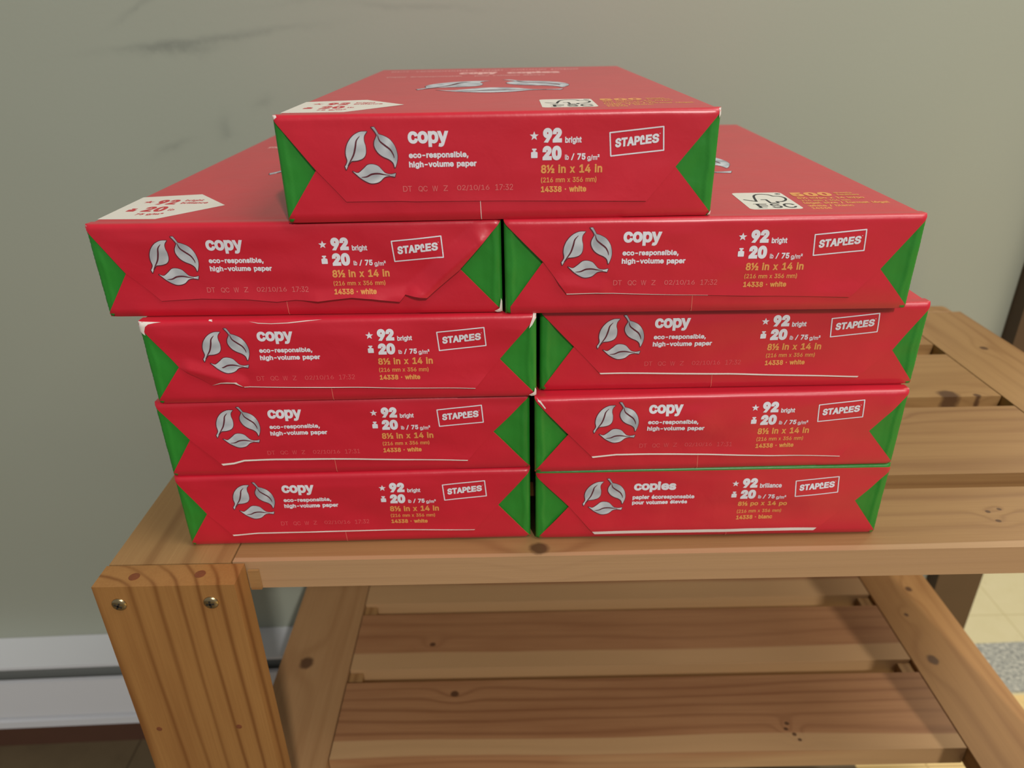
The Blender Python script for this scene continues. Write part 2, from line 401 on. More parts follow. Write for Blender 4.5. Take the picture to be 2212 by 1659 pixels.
for i, (sx, sz) in enumerate(((-0.2486, -0.0136), (-0.193, -0.0135))):
    s_ = bm_obj('screw', disc_bm(0.0046, 0.0003, 28, 0.0016), M['screw'], bench, smooth=True)
    s_.location = (sx, -0.0755, sz - FZ)
    bm = bmesh.new()
    for a in (0.5 + i, 0.5 + i + math.pi / 2):
        b2 = box_bm(-0.0024, 0.0024, -0.00215, -0.0012, -0.0005, 0.0005)
        me = bpy.data.meshes.new('x'); b2.transform(Matrix.Rotation(a, 4, 'Y')); b2.to_mesh(me); b2.free(); bm.from_mesh(me); bpy.data.meshes.remove(me)
    bm_obj('cross_recess', bm, M['slotdark'], s_)
for (hx, hz, r) in ((-0.2502, -0.1244, 0.0019), (-0.1964, -0.1236, 0.0020)):
    s_ = bm_obj('nail_hole', disc_bm(r, 0.00015, 14, 0.0001), M['plug'], bench); s_.location = (hx, -0.0755, hz - FZ)
for (hx, hy) in ((-0.2402, -0.0668), (-0.2006, -0.0655)):
    bm = disc_bm(0.0033, 0.00015, 20, 0.0001); bm.transform(Matrix.Rotation(-math.pi / 2, 4, 'X'))
    s_ = bm_obj('dowel_hole', bm, M['plug'], bench); s_.location = (hx, hy, 0.0 - FZ)

# ------------------------------------------------------------------ lettering (outlines in 1/1000 em)
GLYPHS = json.loads((
'{"(":[273,[[89,207,90,235,92,264,96,293,101,324,107,354,114,384,122,413,132,441,142,468,153,494,164,517,177,539,236,539,223,512,212,485,201,457,191,428,182,399,174,370,167,342,161,313,157,285,154,258,152,232,151,207,152,184,154,161,156,138,160,115,165,91,172,67,179,42,188,16,198,-10,209,-38,222,-66,236,-96,177,-96,156,-59,139,-21,124,16,111,55,102,93,95,131,90,169]]],")":[273,[[37,-96,52,-66,64,-37,76,-9,86,18,95,44,102,69,108,93,113,116,117,139,120,162,121,184,122,207,121,232,119,258,116,285,112,313,106,342,99,370,91,399,82,428,73,457,62,485,50,512,37,539,97,539,109,517,121,494,131,468,142,441,151,413,159,384,167,354,173,323,178,293,181,264,183,235,184,207,183,168,178,130,171,92,161,53,149,15,134,-22,117,-59,97,-96]]],",":[188,[[38,-119,68,71,137,71,84,-119]]],"-":[453,[[337,244,337,188,114,188,114,244]]],"/":[249,[[235,533,71,-76,14,-76,178,533]]],"0":[453,[[227,-7,199,-5,174,1,151,11,130,24,111,41,95,62,80,86,69,113,60,144,53,178,49,214,48,254,49,294,53,330,60,364,69,395,81,422,95,447,112,467,130,484,151,498,174,508,200,514,227,516,254,514,279,508,302,498,323,484,342,467,358,447,372,422,384,395,393,364,400,330,404,294,405,254,404,214,400,178,393,144,384,113,373,86,359,62,342,41,323,24,302,11,279,1,254,-5],[227,50,245,51,261,56,276,63,290,74,303,87,313,103,323,122,330,144,336,168,340,194,343,223,344,254,343,285,340,314,336,341,330,365,323,387,313,405,303,422,290,435,276,446,261,453,245,458,227,460,209,458,192,453,177,446,163,435,151,422,140,405,131,387,123,365,117,341,113,314,110,285,109,254,110,223,113,194,117,168,123,144,131,122,140,103,151,87,163,74,177,63,192,56,209,51]]],"1":[453,[[76,0,76,55,391,55,391,0],[276,509,276,0,212,0,212,448,209,448,86,358,86,427,198,509]]],"2":[453,[[64,0,64,47,234,229,282,282,299,305,311,327,318,348,320,371,317,397,308,419,293,436,273,449,250,457,224,460,196,457,172,447,153,433,139,413,130,390,127,362,66,362,67,384,71,405,77,424,86,442,98,459,111,473,126,486,143,496,162,505,182,511,203,514,225,516,247,514,268,511,288,505,306,497,323,486,337,474,350,461,361,445,370,428,376,411,380,392,381,372,378,345,371,318,365,304,357,290,347,275,336,259,267,180,153,60,153,57,389,57,389,0]]],"3":[453,[[218,-7,195,-6,173,-3,152,2,133,10,114,19,98,30,83,43,70,57,60,74,52,91,46,111,44,132,109,132,115,107,126,87,144,71,165,59,191,52,219,50,248,53,275,61,297,74,315,93,325,116,329,145,326,172,316,196,299,217,275,234,260,240,242,244,223,247,201,248,157,248,157,299,288,448,288,452,70,452,70,509,372,509,372,461,211,278,211,289,239,290,264,288,287,284,308,276,327,265,344,253,359,239,371,222,381,205,387,186,392,166,393,145,392,123,387,103,380,84,370,66,358,50,344,36,327,23,309,12,288,4,266,-2,243,-6]]],"4":[453,[[40,105,40,158,247,509,311,509,109,166,109,163,413,163,413,105],[282,0,282,121,282,146,282,318,343,318,343,0]]],"5":[453,[[221,-7,199,-6,178,-2,159,3,140,11,123,21,108,32,94,45,83,60,73,76,66,93,62,111,60,130,122,130,127,108,138,89,154,73,173,60,196,52,221,50,250,53,276,64,298,82,314,104,324,131,328,162,327,178,324,193,320,208,31'
'4,221,297,244,275,262,248,273,218,277,192,275,167,268,145,258,128,246,67,253,96,509,366,509,366,452,151,452,134,301,136,301,155,315,178,325,203,331,229,334,247,333,263,330,279,326,294,321,308,314,321,306,334,296,345,285,355,273,364,260,372,246,379,231,384,215,388,199,390,181,391,163,390,139,385,117,379,95,369,76,357,57,343,41,327,27,309,15,289,6,268,-1,245,-5]]],"6":[453,[[226,-7,203,-5,182,-1,161,5,142,15,125,26,109,40,96,56,84,74,75,94,69,115,65,138,64,162,65,180,68,199,73,219,80,239,89,261,102,285,118,311,137,340,252,509,322,509,151,261,145,261,154,275,165,288,179,299,196,307,214,312,235,314,257,313,278,309,298,303,316,295,332,284,346,271,359,257,370,240,378,221,384,201,388,180,389,157,388,134,384,112,377,92,368,73,356,55,343,39,327,26,310,14,291,5,271,-2,249,-6],[226,48,254,52,279,63,299,79,314,101,324,128,327,157,324,187,314,213,299,235,279,251,254,262,226,265,198,262,174,252,153,235,138,214,128,188,125,158,128,128,138,102,153,79,174,63,198,52]]],"7":[453,[[97,0,323,448,323,452,62,452,62,509,391,509,391,449,165,0]]],"8":[453,[[226,-7,201,-6,178,-2,156,3,136,11,117,21,101,33,86,47,74,62,64,78,57,96,53,115,52,135,53,151,55,166,59,181,65,195,81,220,101,241,125,256,153,265,153,267,135,273,119,282,105,293,93,308,83,324,76,342,72,360,70,380,72,399,75,417,82,434,90,450,101,464,114,477,129,488,146,498,164,506,184,511,204,514,226,516,248,514,269,511,288,506,306,498,323,488,337,477,350,464,361,450,370,434,377,417,380,399,382,380,380,361,376,342,369,324,359,308,347,293,333,282,318,273,300,267,300,265,327,256,351,241,372,220,387,195,393,181,397,166,400,151,401,135,399,115,395,96,388,78,378,62,366,47,352,33,335,21,317,11,296,3,275,-2,251,-6],[226,49,258,52,285,60,307,74,323,91,333,113,337,139,333,165,322,189,305,208,283,223,256,232,226,235,196,232,169,223,147,208,130,189,119,165,115,139,119,113,129,91,145,74,167,60,180,55,195,52,210,50],[226,290,252,292,274,300,293,313,307,330,316,351,319,376,316,399,308,420,294,437,275,449,252,457,226,460,200,457,177,449,159,437,145,420,136,399,133,376,136,351,145,330,159,313,178,300,201,292]]],"9":[453,[[226,516,249,514,271,510,291,503,310,494,328,482,343,468,356,452,368,434,377,414,384,393,388,371,389,347,388,328,385,309,380,290,373,270,363,248,350,224,334,197,315,168,200,0,130,0,301,248,307,248,299,234,287,221,273,210,257,202,238,196,218,195,195,196,175,199,155,206,137,214,121,225,106,237,94,252,83,269,74,287,68,307,65,329,64,352,65,375,69,397,75,417,85,436,96,454,110,469,125,483,143,494,162,504,182,510,203,514],[226,460,199,457,174,446,154,429,138,407,129,381,125,352,129,322,138,295,154,274,174,257,199,247,226,243,254,247,279,257,299,273,314,295,324,321,327,350,324,381,314,407,299,429,279,446,254,457]]],":":[188,[[95,-4,78,-1,63,9,53,24,50,41,53,59,63,73,78,83,95,87,113,83,128,73,138,59,141,41,138,24,128,9,113,-1],[95,271,78,274,63,284,53,299,50,316,53,334,63,349,78,359,95,362,113,359,128,349,138,334,141,316,138,299,128,284,113,274]]],"A":[480,[[16,0,201,509,276,509,463,0,395,0,287,302,264,372,232,478,245,478,213,37'
'1,191,302,85,0],[110,142,110,199,370,199,370,142]]],"C":[510,[[267,-7,235,-5,205,1,177,11,150,25,126,42,104,63,86,88,70,115,57,146,48,179,42,215,40,254,42,293,48,329,57,362,70,393,86,421,104,445,126,466,150,484,177,498,205,508,235,514,267,516,286,515,305,513,323,509,340,504,357,498,373,490,388,481,402,471,415,460,427,447,438,433,448,418,456,402,463,385,469,367,473,348,408,348,401,373,389,395,375,413,357,428,337,440,315,449,292,454,267,456,245,454,223,450,203,443,184,432,166,419,150,403,137,385,125,364,116,340,109,314,105,285,103,254,105,223,109,194,116,168,125,145,137,123,151,105,166,89,184,76,203,66,223,59,245,54,267,53,292,55,315,60,337,69,357,81,375,96,389,114,401,136,408,160,473,160,469,142,463,124,457,107,448,91,438,76,428,62,416,49,402,38,388,28,373,19,357,11,341,5,323,0,305,-4,286,-6]]],"D":[502,[[219,0,96,0,96,57,215,57,244,58,272,63,296,70,318,81,337,94,354,110,368,128,379,149,388,172,394,198,398,226,399,255,398,285,394,312,388,337,379,361,368,381,354,399,338,415,320,428,299,438,275,446,249,450,221,452,93,452,93,509,225,509,261,507,294,501,325,492,353,478,377,461,399,441,418,418,433,391,446,361,455,329,460,293,462,255,460,217,455,181,446,149,433,119,417,92,398,68,376,48,351,31,322,17,291,8,256,2],[125,509,125,0,60,0,60,509]]],"E":[419,[[60,0,60,509,372,509,372,452,125,452,125,286,355,286,355,229,125,229,125,57,375,57,375,0]]],"F":[410,[[60,0,60,509,369,509,369,452,125,452,125,278,346,278,346,221,125,221,125,0]]],"L":[393,[[60,0,60,509,125,509,125,57,361,57,361,0]]],"P":[445,[[60,0,60,509,235,509,263,507,289,503,312,497,332,487,350,476,366,462,379,447,390,430,398,411,404,391,407,370,409,348,407,325,404,304,398,284,390,265,379,248,366,233,350,219,332,207,312,198,289,191,263,187,235,186,109,186,109,242,233,242,252,243,269,246,284,250,297,256,318,272,333,294,342,319,344,348,342,376,333,402,318,423,297,439,284,444,268,449,251,451,232,452,125,452,125,0]]],"Q":[533,[[245,159,313,159,369,85,384,65,468,-48,401,-48,346,27,331,46],[267,-7,235,-5,205,1,177,11,150,25,126,42,105,63,86,88,70,115,57,146,48,179,42,215,40,254,42,293,48,329,57,362,70,393,86,421,105,445,126,466,150,484,177,498,205,508,235,514,267,516,299,514,329,508,357,498,384,484,408,466,429,445,448,421,464,393,477,362,486,329,491,293,493,254,491,215,486,179,477,146,464,115,448,88,429,63,408,42,384,25,357,11,329,1,299,-5],[267,53,289,54,310,59,330,66,349,76,367,89,383,105,396,123,408,144,418,168,425,194,429,223,430,254,429,286,425,314,418,341,408,365,396,386,383,404,367,420,349,433,330,443,310,450,289,454,267,456,245,454,223,450,203,443,184,433,167,420,151,404,137,385,125,364,116,340,109,314,105,285,103,254,105,223,109,194,116,168,125,144,137,123,151,105,167,89,184,76,203,66,223,59,245,54]]],"S":[447,[[224,-9,197,-8,172,-4,149,1,128,9,108,19,91,31,76,45,64,60,54,77,46,96,41,115,38,137,104,137,110,110,123,88,142,71,166,59,194,52,224,49,241,50,257,52,272,55,286,60,311,74,329,92,341,114,346,139,342,161,332,179,316,193,296,205,245,222,184,239,154,249,128,260,105,274,86,289,71,307,60,326,54,34'
'8,52,372,53,393,58,413,65,431,75,448,87,463,102,476,119,488,138,498,158,506,180,511,203,514,227,516,252,514,275,511,296,505,316,498,334,488,351,476,365,463,377,449,387,433,394,415,399,397,401,378,337,378,334,396,326,412,316,426,302,437,286,447,267,453,247,457,225,459,194,456,167,448,145,435,129,418,118,398,115,376,119,352,131,334,148,319,169,308,212,293,264,279,312,264,336,252,359,238,379,220,395,198,401,185,405,171,407,155,408,139,407,118,403,99,396,81,386,64,374,48,360,34,343,21,323,11,302,2,278,-4,252,-8]]],"T":[449,[[32,452,32,509,417,509,417,452,257,452,257,0,193,0,193,452]]],"W":[686,[[155,0,16,509,82,509,163,196,175,145,187,94,197,40,189,40,200,94,211,145,224,196,306,509,380,509,462,196,474,145,486,94,497,40,488,40,499,94,510,145,523,196,603,509,670,509,530,0,455,0,368,323,351,391,336,475,350,475,335,395,318,323,230,0]]],"X":[474,[[18,0,217,284,217,236,29,509,104,509,178,400,204,361,223,329,243,292,232,292,252,329,272,361,298,400,374,509,446,509,259,239,259,287,456,0,382,0,292,129,268,165,250,195,230,231,244,231,225,196,206,166,182,129,91,0]]],"Z":[438,[[42,0,42,46,273,385,306,431,341,476,348,454,285,452,223,452,40,452,40,509,397,509,397,462,169,129,134,81,97,33,90,54,152,57,214,57,399,57,399,0]]],"a":[389,[[160,-9,142,-8,126,-5,110,-1,94,5,80,12,68,22,57,32,48,45,40,58,35,73,31,90,30,108,34,138,43,161,58,179,78,193,100,203,125,211,178,220,234,227,252,230,265,235,273,243,276,255,276,257,273,279,267,297,256,311,240,322,220,329,196,331,171,329,149,322,132,313,118,301,107,288,100,274,41,291,48,308,57,322,67,335,79,346,91,355,104,364,118,370,133,375,148,379,163,382,179,384,194,384,239,379,263,372,286,360,306,343,322,320,329,306,333,290,336,272,337,251,337,0,277,0,277,52,272,52,252,25,236,12,215,1,190,-6],[170,45,202,49,228,59,248,74,263,93,272,115,276,138,276,190,259,182,231,176,200,171,175,168,134,159,117,150,103,139,95,124,92,105,94,87,102,72,114,61,130,52,149,47]]],"b":[424,[[229,-8,198,-5,172,4,153,17,138,31,118,59,112,59,112,0,53,0,53,509,114,509,114,319,118,319,137,346,152,360,171,373,197,381,229,384,252,383,274,378,294,371,313,361,330,347,345,332,359,313,370,293,379,270,385,245,389,218,390,189,389,160,385,133,379,108,370,84,359,64,346,45,330,29,313,16,294,5,274,-2,252,-7],[220,47,237,48,253,51,267,57,279,66,291,76,301,88,309,101,316,117,321,133,325,151,327,170,328,189,327,209,325,227,321,245,316,261,309,276,301,290,291,301,280,311,267,319,253,325,237,329,220,330,203,329,188,325,174,320,161,312,150,302,140,291,132,278,125,263,120,247,116,229,113,210,113,189,113,169,116,150,120,132,125,115,132,100,140,86,150,75,162,65,174,57,188,51,204,48]]],"c":[396,[[207,-8,182,-7,159,-2,137,6,117,16,98,30,82,46,68,64,56,85,46,108,40,133,36,159,34,187,36,216,40,243,46,268,56,291,68,312,82,330,98,346,117,360,137,371,159,378,182,383,207,384,234,383,260,377,284,368,305,356,324,341,340,322,353,301,362,277,303,262,290,289,270,311,242,325,207,330,189,329,173,325,158,319,145,310,134,300,124,287,115,274,108,258,103,242,99,224,97,206,96,187,97,169,99,151,103,134'
',108,117,115,102,124,89,134,76,145,66,158,57,173,51,189,48,207,46,243,52,271,66,292,89,304,117,363,102,354,78,341,56,325,37,306,21,285,9,261,-1,235,-6]]],"d":[424,[[195,-8,172,-7,151,-2,130,5,111,16,94,29,79,45,66,64,55,84,46,108,39,133,35,160,34,189,35,218,39,245,46,270,55,293,66,313,79,332,95,347,112,361,131,371,151,378,173,383,196,384,228,381,253,373,272,360,287,346,306,319,311,319,311,509,372,509,372,0,313,0,313,59,307,59,287,31,272,17,252,4,227,-5],[205,47,221,48,236,51,250,57,263,65,274,75,284,86,293,100,299,115,305,132,309,150,311,169,312,189,311,210,309,229,305,247,300,263,293,278,284,291,275,302,263,312,251,320,237,325,221,329,205,330,187,329,172,325,157,319,145,311,133,301,124,290,115,276,108,261,103,245,99,227,97,209,96,189,97,170,99,151,103,133,109,117,115,101,124,88,134,76,145,66,158,57,172,51,188,48]]],"e":[404,[[212,-8,185,-7,161,-2,138,6,117,16,98,30,82,46,68,64,56,85,46,108,40,132,35,159,34,187,35,215,39,242,46,267,55,290,67,311,81,329,97,346,115,359,135,370,157,378,180,383,205,384,221,384,236,382,251,379,266,374,280,368,294,361,307,351,319,341,331,329,341,315,350,299,357,282,363,263,368,242,370,219,371,194,371,169,75,169,75,221,338,221,310,202,309,220,307,237,303,254,298,269,283,294,263,314,237,326,205,330,189,329,173,326,159,321,146,313,125,294,109,270,99,241,96,211,96,178,97,157,100,139,104,122,110,106,118,92,128,80,139,70,151,61,165,55,179,50,195,47,212,46,234,48,254,53,271,61,285,73,297,88,306,105,365,91,353,63,335,39,324,29,311,19,298,11,283,4,266,-1,249,-5,231,-7]]],"f":[254,[[228,379,228,327,6,327,6,379],[81,0,81,432,84,461,96,486,113,505,135,519,161,527,187,530,222,527,243,521,227,468,215,472,195,474,171,470,154,460,145,443,142,419,142,0]]],"g":[425,[[207,-151,187,-150,168,-148,150,-144,134,-140,105,-127,82,-110,64,-91,51,-69,101,-41,122,-66,136,-78,154,-88,178,-95,207,-97,229,-96,249,-92,267,-85,282,-75,295,-62,304,-47,310,-28,311,-6,311,68,306,68,287,41,272,28,252,16,227,8,195,5,173,6,152,10,132,17,113,27,95,39,80,53,67,71,55,90,46,112,39,136,35,163,34,191,35,220,39,246,46,271,55,293,66,314,80,332,95,347,112,361,131,371,152,378,173,383,196,384,228,382,253,373,273,360,288,346,308,319,313,319,313,379,372,379,372,-9,371,-32,367,-54,360,-73,350,-90,338,-104,324,-117,308,-127,291,-136,271,-142,251,-147,229,-150],[205,59,222,60,237,63,251,68,264,75,285,95,300,121,305,137,309,154,312,172,312,193,312,212,309,231,305,248,300,264,293,278,285,291,275,303,264,312,251,320,237,325,222,329,205,330,188,329,172,325,158,320,145,312,134,302,124,290,115,277,109,262,103,246,99,229,97,212,96,193,97,173,99,155,103,138,109,123,124,96,145,76,158,68,172,63,188,60]]],"h":[410,[[114,227,114,0,53,0,53,509,114,509,114,287,102,287,112,312,124,332,137,349,152,362,169,372,187,379,207,383,227,384,246,383,264,380,280,376,295,369,309,360,321,349,332,336,341,321,348,304,353,285,356,264,357,240,357,0,296,0,296,235,295,256,290,275,283,291,273,304,260,315,246,323,229,328,210,329,184,326,161,317,141,303,126,283,117,257]]],"i":[167,[[53,0,53,379,114,379,114,0]'
',[84,443,67,446,54,455,44,468,41,483,44,499,54,512,67,521,84,524,100,521,114,512,123,499,126,483,123,468,114,455,100,446]]],"l":[189,[[139,-2,119,-1,101,3,86,10,74,20,65,33,58,47,54,65,53,84,53,509,114,509,114,99,115,77,120,62,130,54,146,52,160,53,170,54,181,3,162,-1]]],"m":[610,[[53,0,53,379,112,379,112,295,108,295,118,323,132,346,151,363,172,376,195,384,219,386,239,385,257,380,273,372,287,361,299,347,309,331,316,314,321,295,312,295,322,321,337,343,357,361,381,375,407,383,437,386,453,385,468,383,483,378,497,372,510,364,522,354,532,342,541,328,548,313,553,296,556,276,557,255,557,0,496,0,496,254,494,273,490,289,483,302,473,313,447,326,419,330,395,328,374,320,358,307,345,290,338,270,335,247,335,0,274,0,274,260,269,288,253,311,229,326,199,330,178,328,158,320,140,307,126,289,117,266,114,238,114,0]]],"n":[410,[[114,227,114,0,53,0,53,379,112,379,112,287,102,287,112,312,124,332,137,349,152,362,169,372,187,379,207,383,227,384,246,383,264,380,280,376,295,369,309,360,321,349,332,336,341,321,348,304,353,285,356,264,357,240,357,0,296,0,296,235,295,256,290,275,283,291,273,304,260,315,246,323,229,328,210,329,184,326,161,317,141,303,126,283,117,257]]],"o":[415,[[207,-8,182,-7,159,-2,137,6,117,16,98,30,82,46,68,64,56,85,46,108,40,133,36,159,34,187,36,216,40,243,46,268,56,291,68,312,82,330,98,346,117,360,137,371,159,378,182,383,207,384,233,383,256,378,278,371,299,360,317,346,333,330,347,312,359,291,369,268,376,243,380,216,381,187,380,159,376,133,369,108,359,85,347,64,333,46,317,30,299,16,278,6,256,-2,233,-7],[207,46,226,48,242,51,257,57,270,66,282,76,292,89,300,102,307,117,312,134,316,151,318,169,319,187,318,206,316,224,312,242,307,258,300,274,292,287,282,300,270,310,257,319,242,325,226,329,207,330,189,329,173,325,158,319,145,310,134,300,124,287,115,274,108,258,103,242,99,224,97,206,96,187,97,169,99,151,103,134,108,117,115,102,124,89,134,76,145,66,158,57,173,51,189,48]]],"p":[424,[[53,-143,53,379,112,379,112,319,118,319,137,346,152,360,171,373,197,381,229,384,252,383,274,378,294,371,313,361,330,347,345,332,359,313,370,293,379,270,385,245,389,218,390,189,389,160,385,133,379,108,370,84,359,64,346,45,330,29,313,16,294,5,274,-2,252,-7,229,-8,198,-5,173,4,153,17,138,31,118,59,114,59,114,-143],[220,47,237,48,253,51,267,57,279,66,291,76,301,88,309,101,316,117,321,133,325,151,327,170,328,189,327,209,325,227,321,245,316,261,309,276,301,290,291,301,280,311,267,319,253,325,237,329,220,330,203,329,188,325,174,320,161,312,150,302,140,291,132,278,125,263,120,247,116,229,113,210,113,189,113,169,116,150,120,132,125,115,132,100,140,86,150,75,162,65,174,57,188,51,204,48]]],"r":[259,[[53,0,53,379,112,379,112,321,115,321,130,347,152,367,166,375,181,380,196,384,213,385,229,384,243,384,243,322,230,324,207,326,182,323,159,315,140,301,126,284,117,262,114,237,114,0]]],"s":[365,[[182,-8,163,-7,145,-5,128,-2,112,3,98,10,84,18,72,27,62,38,53,50,45,63,40,78,36,94,94,107,105,79,124,60,150,49,181,45,200,46,217,50,232,55,244,62,262,81,268,103,265,121,254,136,237,147,212,155,149,170,125,177,104,'
'186,87,196,72,208,61,222,53,237,48,255,47,274,48,290,51,305,57,319,65,332,75,343,87,354,100,363,115,370,131,377,149,381,167,384,187,384,206,384,223,381,239,378,254,372,279,358,299,339,314,316,324,290,268,277,258,298,243,316,219,328,187,333,156,329,131,317,114,299,109,277,112,258,124,243,144,232,172,223,229,209,254,202,275,194,292,183,306,171,317,158,325,142,330,125,331,107,330,90,326,75,321,61,312,47,302,35,290,24,276,15,260,6,242,0,223,-5,203,-7]]],"t":[227,[[204,379,204,327,6,327,6,379],[65,471,126,471,126,98,128,76,136,61,150,53,170,50,185,51,202,54,213,2,192,-3,168,-4,145,-3,125,2,107,10,92,21,80,35,72,52,67,71,65,93]]],"u":[410,[[182,-5,164,-4,146,-1,130,4,115,11,101,20,89,31,78,44,69,59,62,76,57,95,54,116,53,139,53,379,114,379,114,144,115,123,119,105,127,89,137,75,150,64,164,56,181,52,200,50,226,53,249,62,268,77,283,97,293,122,296,153,296,379,357,379,357,0,298,0,298,92,307,92,297,67,286,47,272,30,257,17,240,7,222,0,203,-4]]],"v":[389,[[163,0,17,379,84,379,165,155,187,87,206,21,184,21,203,87,224,155,305,379,371,379,226,0]]],"w":[567,[[138,0,23,379,87,379,133,214,154,137,175,41,165,41,186,135,206,214,252,379,316,379,362,214,382,136,402,41,391,41,413,135,434,214,480,379,545,379,429,0,368,0,319,172,305,225,291,280,277,338,291,338,277,280,263,225,248,172,199,0]]],"x":[379,[[21,0,171,218,171,171,29,379,100,379,147,306,179,253,207,206,175,206,202,253,233,306,282,379,352,379,209,169,209,214,358,0,287,0,231,85,200,136,173,182,205,182,178,136,148,85,91,0]]],"y":[389,[[47,-139,61,-86,71,-87,88,-90,104,-89,118,-84,130,-74,141,-58,151,-36,163,-1,17,379,84,379,165,155,187,87,206,21,184,21,202,87,224,155,305,379,371,379,204,-58,191,-85,177,-107,159,-124,139,-136,117,-143,91,-145,65,-143]]],"z":[380,[[42,0,42,46,254,320,254,323,48,323,48,379,333,379,333,331,126,60,126,56,339,56,339,0]]],"®":[463,[[231,118,211,119,192,122,173,127,154,134,137,142,121,152,105,164,91,177,78,191,67,206,57,222,48,240,42,258,37,277,34,297,33,317,34,337,37,357,42,376,48,394,57,411,67,428,78,443,91,457,105,470,121,482,137,491,154,500,173,507,192,512,211,515,231,516,252,515,271,512,290,507,309,500,326,491,343,482,358,470,372,457,385,443,396,428,406,411,415,394,422,376,426,357,429,337,430,317,429,297,426,277,422,258,415,240,406,222,396,206,385,191,372,177,358,164,343,152,326,142,309,134,290,127,271,122,252,119],[231,166,252,168,271,171,290,178,307,187,323,198,338,210,351,225,362,241,371,259,377,277,381,296,382,317,381,337,377,357,371,375,362,393,351,409,338,423,323,436,307,447,290,456,271,462,252,466,231,467,211,466,192,462,173,456,156,447,140,436,125,423,112,409,101,393,92,375,86,357,82,337,81,317,82,296,86,277,92,259,101,241,112,225,125,210,140,198,156,187,173,178,192,171,211,168],[273,226,228,312,273,312,319,226],[161,226,161,409,253,409,266,407,279,402,292,394,302,383,309,368,311,350,309,332,302,316,291,304,278,295,264,289,250,287,185,287,185,319,239,319,248,321,257,327,264,337,267,350,264,364,257,372,239,378,203,378,203,226]]],"²":[305,[[39,306,39,348,154,439,181,462,198,481,203'
',500,199,517,187,530,169,538,148,540,126,538,108,529,97,516,93,499,37,499,39,518,45,535,54,550,68,563,85,573,104,581,125,585,148,587,172,585,194,581,213,574,230,564,244,551,253,538,259,522,261,505,257,482,245,457,219,429,175,395,121,355,121,353,269,353,269,306]]],"·":[196,[[98,196,81,200,66,210,56,224,52,242,56,259,66,274,81,284,98,287,116,284,130,274,140,259,144,242,140,224,130,210,116,200]]],"½":[585,[[148,509,148,231,94,231,94,462,91,462,25,412,25,466,82,509],[61,0,410,509,468,509,119,0],[364,0,364,37,458,137,487,170,494,185,497,201,494,216,484,227,471,234,455,236,439,233,426,226,417,214,414,198,362,198,364,216,369,233,377,247,389,258,403,268,419,275,437,279,456,280,476,279,494,275,510,268,524,258,535,246,543,233,548,218,549,202,544,175,523,141,479,90,440,49,440,46,553,46,553,0]]],"è":[404,[[212,-8,185,-7,161,-2,138,6,117,16,98,30,82,46,68,64,56,85,46,108,40,132,35,159,34,187,35,215,39,242,46,267,55,290,67,311,81,329,97,346,115,359,135,370,157,378,180,383,205,384,221,384,236,382,251,379,266,374,280,368,294,361,307,351,319,341,331,329,341,315,350,299,357,282,363,263,368,242,370,219,371,194,371,169,75,169,75,221,338,221,310,202,309,220,307,237,303,254,298,269,283,294,263,314,237,326,205,330,189,329,173,326,159,321,146,313,125,294,109,270,99,241,96,211,96,178,97,157,100,139,104,122,110,106,118,92,128,80,139,70,151,61,165,55,179,50,195,47,212,46,234,48,254,53,271,61,285,73,297,88,306,105,365,91,353,63,335,39,324,29,311,19,298,11,283,4,266,-1,249,-5,231,-7],[180,429,114,529,182,529,230,429]]],"é":[404,[[212,-8,185,-7,161,-2,138,6,117,16,98,30,82,46,68,64,56,85,46,108,40,132,35,159,34,187,35,215,39,242,46,267,55,290,67,311,81,329,97,346,115,359,135,370,157,378,180,383,205,384,221,384,236,382,251,379,266,374,280,368,294,361,307,351,319,341,331,329,341,315,350,299,357,282,363,263,368,242,370,219,371,194,371,169,75,169,75,221,338,221,310,202,309,220,307,237,303,254,298,269,283,294,263,314,237,326,205,330,189,329,173,326,159,321,146,313,125,294,109,270,99,241,96,211,96,178,97,157,100,139,104,122,110,106,118,92,128,80,139,70,151,61,165,55,179,50,195,47,212,46,234,48,254,53,271,61,285,73,297,88,306,105,365,91,353,63,335,39,324,29,311,19,298,11,283,4,266,-1,249,-5,231,-7],[177,429,225,529,293,529,227,429]]]}'))
def area2(p): return sum(p[i][0] * p[(i + 1) % len(p)][1] - p[(i + 1) % len(p)][0] * p[i][1] for i in range(len(p)))
def inside(pt, poly):
    x, y = pt; c = False; n = len(poly)
    for i in range(n):
        x1, y1 = poly[i]; x2, y2 = poly[(i + 1) % n]
        if (y1 > y) != (y2 > y) and x < (x2 - x1) * (y - y1) / (y2 - y1) + x1: c = not c
    return c
def contours(text, space=1.0):
    x = 0.0; out = []
    for ch in text:
        if ch == ' ': x += 280 * space; continue
        adv, cs = GLYPHS[ch]
        for c in cs: out.append([(c[i] + x, c[i + 1]) for i in range(0, len(c), 2)])
        x += adv * space
    return out
def shape_tris(conts):
    """triangles of a set of outlines; an outline of opposite turn inside another one is its hole"""
    if not conts: return []
    big = max(conts, key=lambda c: abs(area2(c))); sgn = 1 if area2(big) > 0 else -1
    outs = [c for c in conts if area2(c) * sgn > 0]; holes = [c for c in conts if area2(c) * sgn <= 0]
    tris = []
    for o in outs:
        hs = [h for h in holes if inside(h[0], o)]
        loops = [[Vector((p[0], p[1], 0)) for p in l] for l in [o] + hs]
        flat = [q for l in loops for q in l]
        for t3 in tessellate_polygon(loops): tris.append([(flat[k].x, flat[k].y) for k in t3])
    return tris
